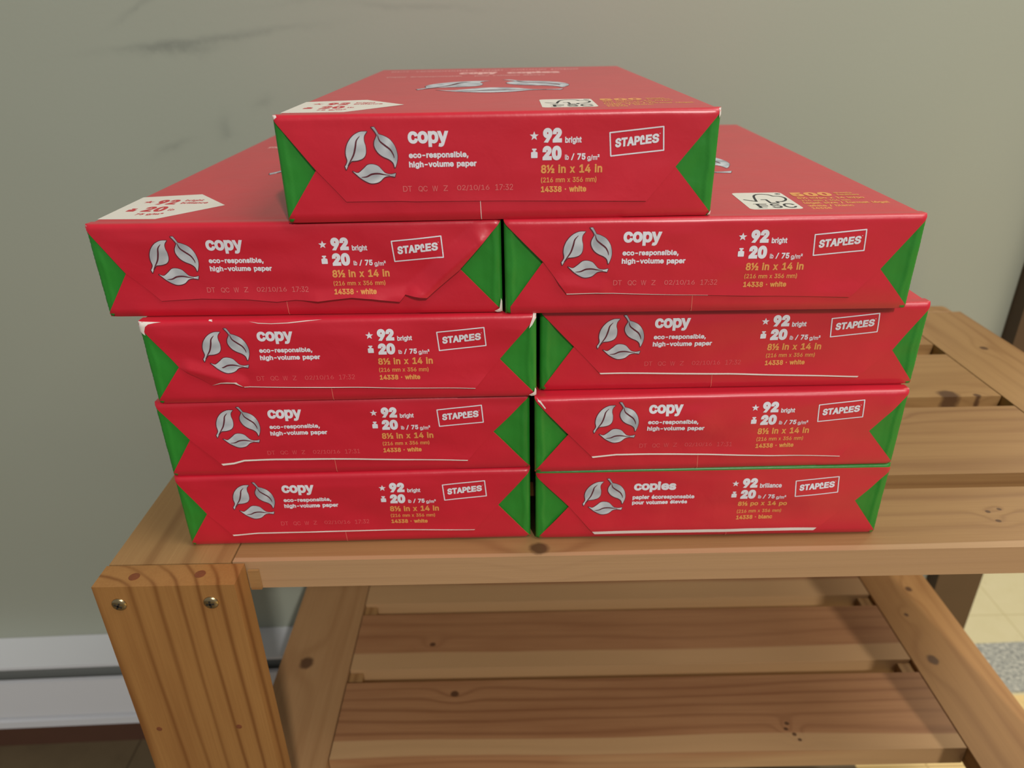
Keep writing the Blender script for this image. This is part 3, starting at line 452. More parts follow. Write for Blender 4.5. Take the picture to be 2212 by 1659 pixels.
def union(tris):
    """one flat, non-overlapping triangulation of overlapping triangles"""
    vs, fs, idx = [], [], {}
    def vid(p):
        k = (round(p[0], 5), round(p[1], 5))
        if k not in idx: idx[k] = len(vs); vs.append(Vector(k))
        return idx[k]
    for t3 in tris:
        a = [vid(p) for p in t3]
        if len(set(a)) < len(a): continue
        if area2([tuple(vs[k]) for k in a]) < 0: a.reverse()
        fs.append(a)
    r = delaunay_2d_cdt(vs, [], fs, 1, 1e-6)
    return [(v.x, v.y) for v in r[0]], [tuple(f) for f, o in zip(r[2], r[5]) if len(o)]
def stroke_quads(pts, wdt, closed=False, joints=True):
    out = []; n = len(pts)
    for i in range(n if closed else n - 1):
        a, b = Vector(pts[i]), Vector(pts[(i + 1) % n]); d = b - a
        if d.length < 1e-7: continue
        nn = Vector((-d.y, d.x)).normalized() * wdt / 2
        out.append([tuple(a - nn), tuple(b - nn), tuple(b + nn), tuple(a + nn)])
    if joints:
        for i in range(0 if closed else 1, n if closed else n - 1):
            c = pts[i]
            out.append([(c[0] + wdt / 2 * math.cos(k * math.pi / 4 + .1), c[1] + wdt / 2 * math.sin(k * math.pi / 4 + .1)) for k in range(8)])
    return out
def thin(c, d):
    out = [c[0]]
    for i in range(1, len(c)):
        a = Vector(c[i]) - Vector(out[-1])
        if a.length < d and i < len(c) - 1:
            b = Vector(c[i + 1]) - Vector(c[i])
            if b.length < d * 2: continue
        out.append(c[i])
    return out if len(out) > 2 else c
def fatten(c, d):
    """move every corner of an outline outwards (holes inwards) by d along its mitre"""
    n = len(c); out = []
    for i in range(n):
        p = Vector(c[i]); a = (p - Vector(c[i - 1])); b = (Vector(c[(i + 1) % n]) - p)
        if a.length < 1e-9 or b.length < 1e-9: out.append(c[i]); continue
        a.normalize(); b.normalize()
        na = Vector((a.y, -a.x)); nb = Vector((b.y, -b.x)); m = na + nb
        if m.length < 1e-3: m = na
        m.normalize(); k = min(1.6, 1 / max(0.3, m.dot(na)))
        q = p + m * d * k; out.append((q.x, q.y))
    return out
def winding(x, y, conts):
    w = 0
    for c in conts:
        n = len(c)
        for i in range(n):
            x1, y1 = c[i]; x2, y2 = c[(i + 1) % n]
            if y1 <= y < y2 and (x2 - x1) * (y - y1) - (x - x1) * (y2 - y1) > 0: w += 1
            elif y2 <= y < y1 and (x2 - x1) * (y - y1) - (x - x1) * (y2 - y1) < 0: w -= 1
    return w
def fill(conts):
    """flat triangulation of outlines by the non-zero rule"""
    vs, es = [], []
    for c in conts:
        k = len(vs); vs += [Vector(p) for p in c]
        es += [(k + i, k + (i + 1) % len(c)) for i in range(len(c))]
    r = delaunay_2d_cdt(vs, es, [], 0, 1e-5)
    V = [(v.x, v.y) for v in r[0]]; F = []
    for f in r[2]:
        cx = sum(V[i][0] for i in f) / len(f); cy = sum(V[i][1] for i in f) / len(f)
        if winding(cx, cy, conts): F.append(tuple(f))
    return V, F
_gc = {}
def glyph(ch, sx, sy, bold):
    key = (ch, round(sx, 6), round(sy, 6), bold)
    if key not in _gc:
        cs = [[(c[i] * sx, c[i + 1] * sy) for i in range(0, len(c), 2)] for c in GLYPHS[ch][1]]
        sg = 1 if area2(max(cs, key=lambda c: abs(area2(c)))) > 0 else -1
        cs = [thin(c, 0.09) for c in cs]
        if bold: cs = [fatten(c, sg * bold / 2) for c in cs]
        _gc[key] = fill(cs)
    return _gc[key]
def text_flat(text, x0, y0, x1, y1, bold=0.0, space=0.93):
    """the text fitted into the box, every stroke thickened by bold (mm)"""
    lay = []; x = 0.0; extra = 0
    for ch in text:
        if ch == ' ': x += 280 * space; extra += 0.5; continue
        lay.append((ch, x, extra)); x += GLYPHS[ch][0] * space; extra += 1
    gx = lambda ch: GLYPHS[ch][1]
    xa = min(c[i] + gx_ for ch, gx_, e in lay for c in gx(ch) for i in range(0, len(c), 2))
    xb = max(c[i] + gx_ for ch, gx_, e in lay for c in gx(ch) for i in range(0, len(c), 2))
    ya = min(c[i] for ch, _, e in lay for c in gx(ch) for i in range(1, len(c), 2))
    yb = max(c[i] for ch, _, e in lay for c in gx(ch) for i in range(1, len(c), 2))
    pad = bold * 0.60; ne = lay[-1][2]
    sx = (x1 - x0 - bold - pad * ne) / (xb - xa); sy = (y1 - y0 - bold) / (yb - ya)
    out = []
    for ch, gx_, e in lay:
        ox = x0 + bold / 2 + (gx_ - xa) * sx + e * pad; oy = y0 + bold / 2 - ya * sy
        v, f = glyph(ch, sx, sy, bold)
        out.append(([(p[0] + ox, p[1] + oy) for p in v], f))
    return merge(out)
def catmull(pts, cusps=(), n=5, closed=True):
    P = [Vector(p) for p in pts]; N = len(P); out = []
    for i in range(N if closed else N - 1):
        p1, p2 = P[i], P[(i + 1) % N]
        p0 = P[(i - 1) % N] if (closed or i > 0) else p1
        p3 = P[(i + 2) % N] if (closed or i + 2 < N) else p2
        if i in cusps: p0 = p1
        if (i + 1) % N in cusps: p3 = p2
        for k in range(n):
            t = k / n
            q = 0.5 * ((2 * p1) + (p2 - p0) * t + (2 * p0 - 5 * p1 + 4 * p2 - p3) * t * t + (3 * p1 - p0 - 3 * p2 + p3) * t ** 3)
            out.append((q.x, q.y))
    if not closed: out.append(tuple(P[-1]))
    return out
def poly_flat(pts): return fill([pts])
def merge(parts):
    V, F = [], []
    for v, f in parts:
        k = len(V); V += list(v); F += [tuple(i + k for i in t3) for t3 in f]
    return V, F
def xf(vf, fn): return [fn(*p) for p in vf[0]], vf[1]
def cut_grid(vf, step=2.0):
    """slice a flat shape on a grid so that it can follow a curved surface"""
    bm = bmesh.new(); vv = [bm.verts.new((p[0], p[1], 0)) for p in vf[0]]
    for t3 in vf[1]:
        try: bm.faces.new([vv[i] for i in t3])
        except ValueError: pass
    xs = [p[0] for p in vf[0]]; ys = [p[1] for p in vf[0]]
    for ax, lo, hi in ((0, min(xs), max(xs)), (1, min(ys), max(ys))):
        c = math.ceil(lo / step) * step
        while c < hi:
            pl = [0, 0, 0]; pl[ax] = c; no = [0, 0, 0]; no[ax] = 1
            bmesh.ops.bisect_plane(bm, geom=bm.verts[:] + bm.edges[:] + bm.faces[:], plane_co=pl, plane_no=no, dist=1e-5)
            c += step
    bm.verts.index_update()
    V = [(v.co.x, v.co.y) for v in bm.verts]; F = [tuple(v.index for v in f.verts) for f in bm.faces]
    bm.free()
    return V, F
def grid_poly(poly, step=2.2):
    """a polygon filled with an even grid of vertices"""
    xs = [p[0] for p in poly]; ys = [p[1] for p in poly]
    n = len(poly); vs = []
    bd = []
    for i in range(n):
        a, b = Vector(poly[i]), Vector(poly[(i + 1) % n]); k = max(1, int((b - a).length / step))
        for j in range(k): bd.append(a + (b - a) * (j / k))
    nb = len(bd); vs = list(bd); bl = [tuple(b) for b in bd]
    y = min(ys) + step / 2; r = 0
    while y < max(ys):
        x = min(xs) + (step / 2 if r % 2 else 0)
        while x < max(xs):
            if inside((x, y), bl) and min((q.x - x) ** 2 + (q.y - y) ** 2 for q in bd) > (0.62 * step) ** 2: vs.append(Vector((x, y)))
            x += step
        y += step * 0.9; r += 1
    r = delaunay_2d_cdt(vs, [], [list(range(nb))], 1, 1e-5)
    return [(v.x, v.y) for v in r[0]], [tuple(f) for f in r[2]]

# ---- the printed artwork, in mm on the front face (origin: bottom centre)
LEAF_L = ([(-63.57, 44.69), (-67.14, 44.52), (-70.52, 42.82), (-73.05, 40.04), (-74.46, 36.98), (-74.87, 34.0), (-74.47, 31.1), (-75.31, 29.18), (-75.9, 28.46), (-75.46, 26.87), (-74.36, 28.8), (-72.49, 30.95), (-69.22, 31.25), (-66.49, 32.29), (-65.08, 34.43), (-64.86, 37.7), (-65.38, 40.38), (-65.07, 42.72)], (0, 8, 9, 11))
LEAF_T = ([(-61.23, 46.63), (-59.88, 46.72), (-58.83, 44.96), (-58.0, 43.3), (-55.66, 42.56), (-52.76, 40.84), (-50.59, 37.76), (-49.66, 34.16), (-49.8, 31.16), (-50.81, 28.15), (-51.3, 27.43), (-51.92, 29.68), (-53.64, 31.34), (-56.62, 32.78), (-58.93, 34.62), (-60.39, 37.33), (-60.4, 39.7), (-59.46, 41.75), (-58.9, 42.9), (-59.7, 44.6)], (0, 1, 10, 3))
LEAF_B = ([(-72.31, 25.96), (-69.9, 25.12), (-67.19, 26.91), (-64.8, 28.88), (-62.27, 29.2), (-59.55, 28.3), (-57.57, 26.13), (-56.14, 24.77), (-53.66, 24.22), (-51.13, 24.69), (-51.71, 22.98), (-54.39, 23.4), (-56.96, 22.82), (-59.67, 20.63), (-63.21, 19.89), (-65.96, 20.74), (-68.91, 22.65), (-70.9, 24.53)], (0, 9, 10))
VEIN_L = [(-67.3, 42.6), (-69.13, 40.44), (-69.89, 37.49), (-71.09, 33.93), (-72.95, 31.0), (-74.6, 28.6)]
VEIN_T = [(-58.6, 43.2), (-57.76, 40.25), (-55.49, 38.14), (-52.91, 36.01), (-51.58, 33.6), (-51.28, 32.0)]
VEIN_B = [(-68.4, 22.94), (-65.71, 23.21), (-63.07, 24.39), (-59.9, 24.64), (-56.82, 24.1), (-54.0, 23.7)]
LEAVES = [poly_flat(catmull(*l)) for l in (LEAF_L, LEAF_T, LEAF_B)]
def outline_of(l, wd=0.78):
    c = catmull(*l); return union(shape_tris([c]) + stroke_quads(c, wd, True))
OUTT = [outline_of(l, 0.22) for l in (LEAF_L, LEAF_T, LEAF_B)]
OUTL = [outline_of(l) for l in (LEAF_L, LEAF_T, LEAF_B)]
def vein(v):
    c = catmull(v, n=4, closed=False); tr = []
    for i in range(len(c) - 1):
        w0 = 0.75 * math.sin(math.pi * min(1, (i + 0.4) / len(c)) ** 0.8) + 0.12
        tr += stroke_quads(c[i:i + 2], w0, False, False)
        tr.append([(c[i][0] + w0 / 2 * math.cos(k * math.pi / 4), c[i][1] + w0 / 2 * math.sin(k * math.pi / 4)) for k in range(8)])
    return union(tr)
VEINS = [vein(v) for v in (VEIN_L, VEIN_T, VEIN_B)]
def star(cx, cy, r): return poly_flat([(cx + (r if k % 2 == 0 else r * 0.42) * math.sin(k * math.pi / 5), cy + (r if k % 2 == 0 else r * 0.42) * math.cos(k * math.pi / 5)) for k in range(10)])
def weight(x0, y0, x1, y1):
    p = [(0, 0.06), (.06, 0), (.94, 0), (1, .06), (1, .58), (.9, .64), (.72, .66), (.66, .74), (.68, .80), (.84, .86), (.86, .93), (.8, 1), (.2, 1), (.14, .93), (.16, .86), (.32, .80), (.34, .74), (.28, .66), (.1, .64), (0, .58)]
    return poly_flat([(x0 + a * (x1 - x0), y0 + b * (y1 - y0)) for a, b in p])
def brand():
    """the boxed shop name: box and letters slant upwards, the L is a bent staple"""
    out = []
    c = [(55.1, 42.05), (81.2, 44.5), (82.0, 33.4), (55.95, 31.0)]
    out.append(union(stroke_quads(c, 0.62, True)))
    # letters on a straight base line, then sheared up along the slope
    parts = [text_flat('STAP', 0, -0.05, 12.15, 4.65, 0.62, 0.93), text_flat('ES', 14.9, -0.05, 21.45, 4.65, 0.62, 0.93)]
    hook = catmull([(14.75, 0.42), (12.72, 0.42), (12.66, 3.4), (13.1, 4.2), (13.62, 4.0), (13.95, 2.3)], (0, 1, 5), 5, False)
    parts.append(union(stroke_quads(hook, 0.95)))
    parts.append(poly_flat([(21.75 + .22 * math.cos(k), 4.55 + .22 * math.sin(k)) for k in [i * math.pi / 4 for i in range(8)]]))
    for pt in parts: out.append(xf(pt, lambda x, y: (57.9 + x * 1.0, 34.95 + y * 0.93 + x * 0.098)))
    return merge(out)
BRAND = brand()
_art = {}
def front_art(lang, time):
    if (lang, time) not in _art: _art[(lang, time)] = make_art(lang, time)
    return _art[(lang, time)]
def make_art(lang, time):
    w0, wt, gd = [], [], []
    if lang == 'en':
        w0 += [text_flat('copy', -43.9, 36.9, -24.1, 44.4, 0.98, 0.88), text_flat('eco-responsible,', -44.0, 31.1, -14.6, 34.6, 0.38), text_flat('high-volume paper', -44.2, 26.6, -10.7, 30.2, 0.38)]
        w1, s1, s2 = ('bright', 33.2, 36.9, 41.3, 40.6), '8½ in x 14 in', '14338 · white'
    else:
        w0 += [text_flat('copies', -44.5, 35.6, -18.5, 43.7, 0.95, 0.88), text_flat('papier écoresponsable', -45.0, 30.0, -6.6, 33.6, 0.38), text_flat('pour volumes élevés', -45.1, 26.2, -10.7, 29.6, 0.38)]
        w1, s1, s2 = ('brillance', 33.2, 37.6, 46.6, 40.9), '8½ po x 14 po', '14338 · blanc'
    wt += [star(18.0, 41.1, 2.25), weight(16.4, 30.7, 19.6, 35.2), text_flat('92', 22.3, 37.9, 31.6, 44.8, 1.35, 0.88), text_flat('20', 22.1, 29.5, 31.5, 36.4, 1.35, 0.88),
           text_flat(*w1, 0.28), text_flat('lb', 33.2, 29.6, 35.1, 32.1, 0.16), text_flat('/', 36.2, 29.4, 37.9, 32.6, 0.20), text_flat('75', 39.3, 29.5, 43.4, 32.6, 0.36), text_flat('g/m²', 44.3, 28.7, 50.4, 32.0, 0.16)]
    gd += [text_flat(s1, 21.3, 23.2, 51.9, 27.4, 0.42), text_flat('(216 mm x 356 mm)', 21.3, 18.3, 49.2, 21.3, 0.14), text_flat(s2, 21.3, 13.9, 44.2, 16.9, 0.34)]
    st = [text_flat('DT', -48.1, 15.5, -43.6, 18.3, 0.0), text_flat('QC', -40.4, 15.3, -35.8, 18.2, 0.0), text_flat('W', -33.4, 15.5, -30.6, 18.2, 0.0), text_flat('Z', -27.8, 15.5, -25.6, 18.2, 0.0),
          text_flat('02/10/16', -20.9, 15.3, -4.7, 18.2, 0.0), text_flat(time, -1.7, 15.3, 7.2, 18.3, 0.0)] if time else []
    return cut_grid(merge(w0)), cut_grid(merge(wt)), cut_grid(merge(gd)), (cut_grid(merge(st)) if st else None)

BRANDC = cut_grid(BRAND); OUTLC = [cut_grid(q) for q in OUTL]; LEAVESC = [cut_grid(q) for q in LEAVES]; VEINSC = [cut_grid(q) for q in VEINS]
# ------------------------------------------------------------------ a ream
W = 218.0; LEN = 358.0; RR = 2.3
class Ream:
    def __init__(s, i, cfg):
        s.i = i; s.c = cfg; s.T = cfg['T']
    def w(s, u, v):
        """gentle buckling of the wrapper, mm outwards; the two flaps and everything printed on them share it"""
        c = s.c; k = s.i * 7.31
        q = noise.noise(Vector((u * 0.022 + k, v * 0.045, 0.3))) * 0.9 + noise.noise(Vector((u * 0.055, v * 0.09 + k, 1.3))) * 0.35
        e = min(1.0, max(0.0, min(v, s.T - v) / 9.0)) * min(1.0, max(0.0, (W / 2 - abs(u)) / 9.0))
        return (q * 1.0 + 0.25) * e * c.get('amp', 1.0)
    def lift(s, u, v):
        """how far the loose flap edge stands off the flap below it"""
        c = s.c; b = min(1.0, max(0.0, 1 - (v - 9.0) / 12.0))
        e = min(1.0, max(0.0, v / 6.0))
        l = c.get('lift', 0.5) * b * b * (0.6 + 0.8 * noise.noise(Vector((u * 0.03, s.i, 5.0))) + 0.4) * (1.0 if abs(u) < 80 else 0.6)
        for (ax, ay, bx, by, hgt, wd) in c.get('ridges', ()):
            A = Vector((ax, ay)); B = Vector((bx, by)); P = Vector((u, v)); d = B - A
            t = max(0, min(1, (P - A).dot(d) / d.length_squared)); dist = (P - A - d * t).length
            l += hgt * max(0.0, 1 - dist / wd) * min(1.0, 6 * t + 0.15)
        return max(0.0, l) * e
    def P(s, u, v, off, disp=0.0, over=True):
        """point of the front face; v beyond the top edge runs on over the top"""
        H = W / 2; T = s.T; r = RR
        du = dv = 0.0; uu = u; zz = v; ex = 0.0
        if abs(u) > H - r:
            th = min(math.pi / 2, (abs(u) - (H - r)) / r); du = r * math.sin(th); uu = math.copysign(H - r + du, u)
        if v > T - r:
            a = (v - (T - r)) / r
            if a > math.pi / 2: ex = (a - math.pi / 2) * r; a = math.pi / 2
            dv = r * math.sin(a); zz = T - r + dv
        elif v < r:
            a = min(math.pi / 2, (r - v) / r); dv = r * math.sin(a); zz = r - dv
        h = min(0.9999 * r, math.hypot(du, dv))
        y = -off + r - math.sqrt(r * r - h * h) + ex
        if ex: zz += off * 0.2 - 0.34 * min(1.0, ex / 5.5)
        y -= disp
        return (uu * MM, y * MM, zz * MM)
    def surf_mesh(s, name, vf, off, mats, parent, dispf, smooth=True, solid=0.0):
        V = [s.P(p[0], p[1], off, dispf(p[0], p[1])) for p in vf[0]]
        o = mesh_obj(name, V, vf[1], mats, parent, smooth)
        if solid:
            use = {}
            for p_ in o.data.polygons:
                for ek in p_.edge_keys: use[ek] = use.get(ek, 0) + 1
            for e_ in o.data.edges:
                if use.get(e_.key, 0) == 1: e_.use_edge_sharp = True
            md = o.modifiers.new('thickness', 'SOLIDIFY'); md.thickness = solid * MM; md.offset = -1.0
            if len(o.data.materials) > 1: md.material_offset_rim = 1
        return o
    def body(s, root):
        H = W / 2; T = s.T - 0.3; r = RR
        def line(a, b, step):
            ns = [a, a + r * 0.35, a + r * 0.7, a + r]
            k = max(1, round((b - a - 2 * r) / step)); ns += [a + r + (b - a - 2 * r) * j / k for j in range(1, k)]
            return ns + [b - r, b - r * 0.7, b - r * 0.35, b]
        gx = line(-H, H, 9); gy = line(2.4, LEN, 16); gz = line(0, T, 9)
        idx = {}; V = []; F = []; FM = []
        def vert(x, y, z):
            k = (round(x, 3), round(y, 3), round(z, 3))
            if k in idx: return idx[k]
            q = Vector((max(-H + r, min(H - r, x)), max(2.4 + r, min(LEN - r, y)), max(r, min(T - r, z))))
            d = Vector((x, y, z)) - q
            p = q + d.normalized() * r if d.length > 1e-6 else Vector((x, y, z))
            nz = noise.noise(Vector((x * 0.02 + s.i * 3, y * 0.02, z * 0.05)))
            ez = min(1, max(0, (y - 8) / 20)) 
            if abs(x) > H - 0.1: p.x -= math.copysign(0.5 + 0.5 * nz, x) * min(1, z / 8, (T - z) / 8) if z > 0 and z < T else 0
            if y > 30 and z > T - 0.1 and abs(x) < H - 10 and y < LEN - 10: p.z -= 0.06 * (1 + nz)
            idx[k] = len(V); V.append(tuple(p * MM)); return idx[k]
        def sheet(A, B, f, flip, mi):
            for i in range(len(A) - 1):
                for j in range(len(B) - 1):
                    q = [vert(*f(A[i], B[j])), vert(*f(A[i + 1], B[j])), vert(*f(A[i + 1], B[j + 1])), vert(*f(A[i], B[j + 1]))]
                    if flip: q.reverse()
                    F.append(q); FM.append(mi(A[i], A[i + 1], B[j], B[j + 1]))
        top = 1 if s.c.get('flipped') else 0; bot = 0 if s.c.get('flipped') else 1
        sheet(gx, gy, lambda a, b: (a, b, T), False, lambda a0, a1, b0, b1: top)
        sheet(gx, gy, lambda a, b: (a, b, 0.0), True, lambda a0, a1, b0, b1: bot)
        sheet(gx, gz, lambda a, b: (a, 2.4, b), False, lambda a0, a1, b0, b1: 0)
        sheet(gx, gz, lambda a, b: (a, LEN, b), True, lambda a0, a1, b0, b1: 0)
        sheet(gy, gz, lambda a, b: (H, a, b), False, lambda a0, a1, b0, b1: (0 if b0 > T - r * 0.9 else 1))
        sheet(gy, gz, lambda a, b: (-H, a, b), True, lambda a0, a1, b0, b1: (0 if b0 > T - r * 0.9 else 1))
        return mesh_obj('wrapper', V, F, [M['red'], M['green']], root, True, FM)
    def build(s):
        c = s.c; T = s.T; H = W / 2
        root = empty('paper_ream', (c['x'], c['y'], c['z'] + 0.00015), c['a'])
        tag(root, c['label'], 'ream of paper', 'reams of copy paper in the stack on the bench')
        s.body(root)
        aL, aR = c['apL'], c['apR']
        uc = H - RR + RR * 1.35                     # wraps almost round the corner
        top_s = T - RR + RR * math.pi / 2 + 6.0; tc = T - 0.3
        if c.get('flipped'): top_s = T - 1.9; tc = T - 2.9
        low = RR - RR * 1.35
        # green tucked-in sides
        for side, ap in ((-1, aL), (1, aR)):
            x0 = H - RR + RR * 1.5
            pts = [(side * x0, low), (side * (H - 1.5), low), (side * (abs(ap[0]) - 3.5), ap[1]), (side * (H - 1.5), T - RR + RR * 1.3), (side * x0, T - RR + RR * 1.3)]
            if side < 0: pts = pts[::-1]
            vf = grid_poly(pts, 1.25)
            cr = c.get('crease', 4.0); sd = side; kk = s.i * 3.1 + side
            def disp(u, v, sd=sd, cr=cr, kk=kk):
                e = H - abs(u)
                pinch = min(1, max(0, v / 5.0)) * min(1, max(0, (T - v) / 5.0))
                x = cr + 1.6 * noise.noise(Vector((v * 0.06, kk, 0)))
                d = -0.9 * min(1, e / 10.0) * pinch + 0.55 * max(0, 1 - abs(e - x) / 1.3) * pinch
                return d + 0.35 * noise.noise(Vector((u * 0.12, v * 0.10, kk))) * pinch
            s.surf_mesh('gusset', vf, -0.35, M['green'], root, disp)
        # lower flap
        ti = 46.0 if T > 50 else T - 4
        cl = c.get('cut'); l0 = [(-uc, low)] if not cl else [(-cl[0], low)]; l1 = [(-uc, 0.4)] if not cl else [(-cl[0], cl[1])]
        pl = l0 + [(uc, low), (uc, 0.4), (aR[0] + 0.5, aR[1] - 0.4), (aR[0] - 18, ti - 4), (aL[0] + 18, ti - 4), (aL[0] - 0.5, aL[1] - 0.4)] + l1
        lowf = s.surf_mesh('lower_flap', grid_poly(pl, 2.6), -0.05, [M['red'], M['rim']], root, lambda u, v: s.w(u, v) * 0.7, solid=0.2)
        sx = c.get('seam', -9.0)
        sv = [(sx + 0.18, 0.2), (sx - 0.14, 0.2), (sx - 0.5 + 0.0, 12.0), (sx - 0.24, 12.0)]
        s.surf_mesh('seam', cut_grid(poly_flat(sv)), 0.06, M['seam'] if not c.get('white_seam') else M['bare'], lowf, lambda u, v: s.w(u, v) * 0.7)
        # upper flap: outline goes top left, down the left slope, along the loose edge, up the right slope
        bot = c['edge']
        pu = [(-uc + (1.5 if c.get('flipped') else 0), top_s), (-uc, tc), (aL[0], aL[1])] + list(bot) + [(aR[0], aR[1]), (uc, tc), (uc - (1.5 if c.get('flipped') else 0), top_s)]
        dW = lambda u, v: s.w(u, v) + s.lift(u, v)
        up = s.surf_mesh('upper_flap', grid_poly(pu[::-1], 1.6), 0.30, [M['red'], M['rim']], root, dW, solid=0.12)
        if c.get('flipped'):
            s.surf_mesh('back_fold', grid_poly([(-uc, T - 8), (uc, T - 8), (uc, T - RR + RR * math.pi / 2 + 6), (-uc, T - RR + RR * math.pi / 2 + 6)], 1.6), 0.05, M['green'], root, lambda u, v: s.w(u, v) * min(1, max(0, (T - v) / 6)))
        # unprinted strip along the loose edge
        if c.get('strip'):
            a0, a1, t0, t1, t2 = c['strip']       # from index a0 to a1 of the edge; thickness at start, middle, end
            e = list(bot)[a0:a1]
            dense = []
            for i in range(len(e) - 1):
                k = max(1, int(abs(e[i + 1][0] - e[i][0]) / 3))
                for j in range(k): dense.append((e[i][0] + (e[i + 1][0] - e[i][0]) * j / k, e[i][1] + (e[i + 1][1] - e[i][1]) * j / k))
            dense.append(e[-1]); n = len(dense); V = []; F = []
            for i, (x, y) in enumerate(dense):
                f_ = i / (n - 1); th = (t0 + (t1 - t0) * min(1, f_ * 3)) if f_ < 0.33 else (t1 + (t2 - t1) * (f_ - 0.33) / 0.67)
                sk = (-0.75 if f_ == 0 else 0.75 if f_ == 1 else 0) * th
                V += [(x, y + 0.02), (x + sk, y + th)]
                if i: F.append((2 * i - 2, 2 * i, 2 * i + 1, 2 * i - 1))
            s.surf_mesh('edge_strip', (V, F), 0.37, M['bare'], up, dW)
        # print
        dx, dy = c['dx'], c['dy']; tl = c.get('tilt', 0.0)
        mv = lambda x, y: (x + dx, y + dy + tl * (x + 62) / 100)
        w0, wt, gd, st = front_art(c.get('lang', 'en'), c.get('time', '17:32'))
        s.surf_mesh('product_lettering', xf(w0, mv), 0.44, M['white_ink'], up, dW, False)['label'] = 'white product name and description'
        s.surf_mesh('weight_lettering', xf(wt, mv), 0.44, M['white_ink'], up, dW, False)['label'] = 'white brightness and weight figures with star and weight symbols'
        s.surf_mesh('size_lettering', xf(gd, mv), 0.44, M['gold_ink'], up, dW, False)['label'] = 'gold printed size and product number'
        if st: s.surf_mesh('date_stamp', xf(st, lambda x, y: (x + dx + c.get('sdx', 0), y + dy + c.get('sdy', 0) + tl * (x + 62) / 100)), 0.44, M[c.get('stamp', 'stamp_ink')], up, dW, False)['label'] = 'pale stamped date and time'
        bx, by = c.get('bd', (0, 0))
        s.surf_mesh('brand_mark', xf(BRANDC, lambda x, y: mv(x + bx, y + by)), 0.44, M['white_ink'], up, dW, False)['label'] = 'white boxed shop name'
        for k in range(3):
            ol = s.surf_mesh('leaf_outline', xf(OUTLC[k], lambda x, y: mv(x - 0.12, y - 0.12)), 0.42, M['plum_ink'], up, dW, False)
            s.surf_mesh('leaf', xf(LEAVESC[k], mv), 0.47, M['silver'], up, dW, False)
            s.surf_mesh('leaf_vein', xf(VEINSC[k], mv), 0.51, M['plum_ink'], up, dW, False)
        # bare paper where the wrapper is worn
        for sc in c.get('scuffs', ()):
            kind, pts = sc
            s.surf_mesh('worn_patch', grid_poly(pts, 1.2), 0.40, M['bare'], up if kind == 'u' else root, dW)
        if c.get('toplabel'): s.top_print(root)
        return root
    def top_print(s, root):
        T = s.T
        def flat(name, vf, mat, parent, h):
            return mesh_obj(name, [(p[0] * MM, p[1] * MM, (T - 0.30 + h) * MM) for p in vf[0]], vf[1], mat, parent, False)
        lb = flat('brightness_label', poly_flat([(-108.2, 13.0), (-76.5, 12.0), (-50.0, 43.0), (-75.0, 73.5), (-108.2, 67)]), M['label'], root, 0.04)
        lb['label'] = 'white arrow-shaped label area with red figures'
        sl = lambda vf: xf(vf, lambda x, y: (x, y))
        tx = merge([star(-98.5, 53.5, 3.3), weight(-101.5, 30.0, -96.8, 37.5), text_flat('92', -93.0, 46.5, -81.0, 59.0, 1.6, 0.95), text_flat('20', -93.0, 29.0, -80.5, 41.5, 1.6, 0.95),
                    text_flat('bright', -78.2, 53.4, -67.5, 59.0, 0.4), text_flat('brillance', -78.2, 47.8, -62.5, 52.6, 0.4), text_flat('lb', -78.5, 31.0, -75.0, 35.5, 0.3), text_flat('75 g/m²', -92.5, 20.5, -77.5, 26.0, 0.5)])
        flat('label_figures', tx, M['red_ink'], lb, 0.07)
        def rr(x0, y0, x1, y1, r):
            p = []
            for cx, cy, a0 in ((x1 - r, y1 - r, 0), (x0 + r, y1 - r, 90), (x0 + r, y0 + r, 180), (x1 - r, y0 + r, 270)):
                p += [(cx + r * math.cos(math.radians(a0 + 15 * k)), cy + r * math.sin(math.radians(a0 + 15 * k))) for k in range(7)]
            return p
        fb = flat('tree_label', poly_flat(rr(22.8, 16.5, 51.3, 57.5, 3)), M['label'], root, 0.04)
        fb['label'] = 'white rounded label with a tick-and-tree mark and three black letters'
        tick = catmull([(25.2, 40.0), (31.2, 35.0), (33.0, 46.5), (35.2, 51.6), (38.6, 53.4), (42.4, 51.6), (44.2, 47.8), (47.4, 47.2), (49.3, 43.0), (48.2, 37.6), (44.9, 34.0), (42.0, 34.2), (42.2, 31.0), (37.8, 31.0), (37.6, 39.2), (34.8, 39.2)], (1, 6, 11, 12, 13, 14), 5, False)
        fs = [union(stroke_quads(tick, 1.35)), text_flat('F', 28.6, 19.5, 34.6, 29.0, 0.4), text_flat('S', 35.8, 19.2, 41.4, 29.3, 0.4), text_flat('C', 42.6, 19.2, 49.2, 29.3, 0.4)]
        for (a, b, h) in ((27.4, 32.6, 19.5), (27.4, 31.0, 28.6)): fs.append(poly_flat([(a, h), (b, h), (b, h + 0.55), (a, h + 0.55)]))
        fs.append(text_flat('®', 47.0, 51.6, 50.0, 54.6, 0.0))
        for k, q in enumerate(fs): flat('tree_mark' if k == 0 else 'label_letter', q, M['black_ink'], fb, 0.07 + 0.01 * k)
        gd = merge([text_flat('500', 55.6, 46.0, 78.5, 56.5, 1.7, 0.95), text_flat('sheets', 81.0, 52.5, 91.5, 56.2, 0.3), text_flat('feuilles', 81.0, 47.4, 93.6, 51.4, 0.3), text_flat('8½ in/po x 14 in/po', 56.0, 38.8, 93.4, 44.0, 0.45),
                    text_flat('216 mm x 356 mm', 56.0, 33.6, 83.0, 37.4, 0.25), text_flat('legal size / format légal', 55.4, 26.6, 102.0, 32.2, 0.4), text_flat('white / blanc', 55.4, 20.8, 80.0, 25.4, 0.4), text_flat('14338', 55.4, 15.6, 66.0, 19.6, 0.35)])
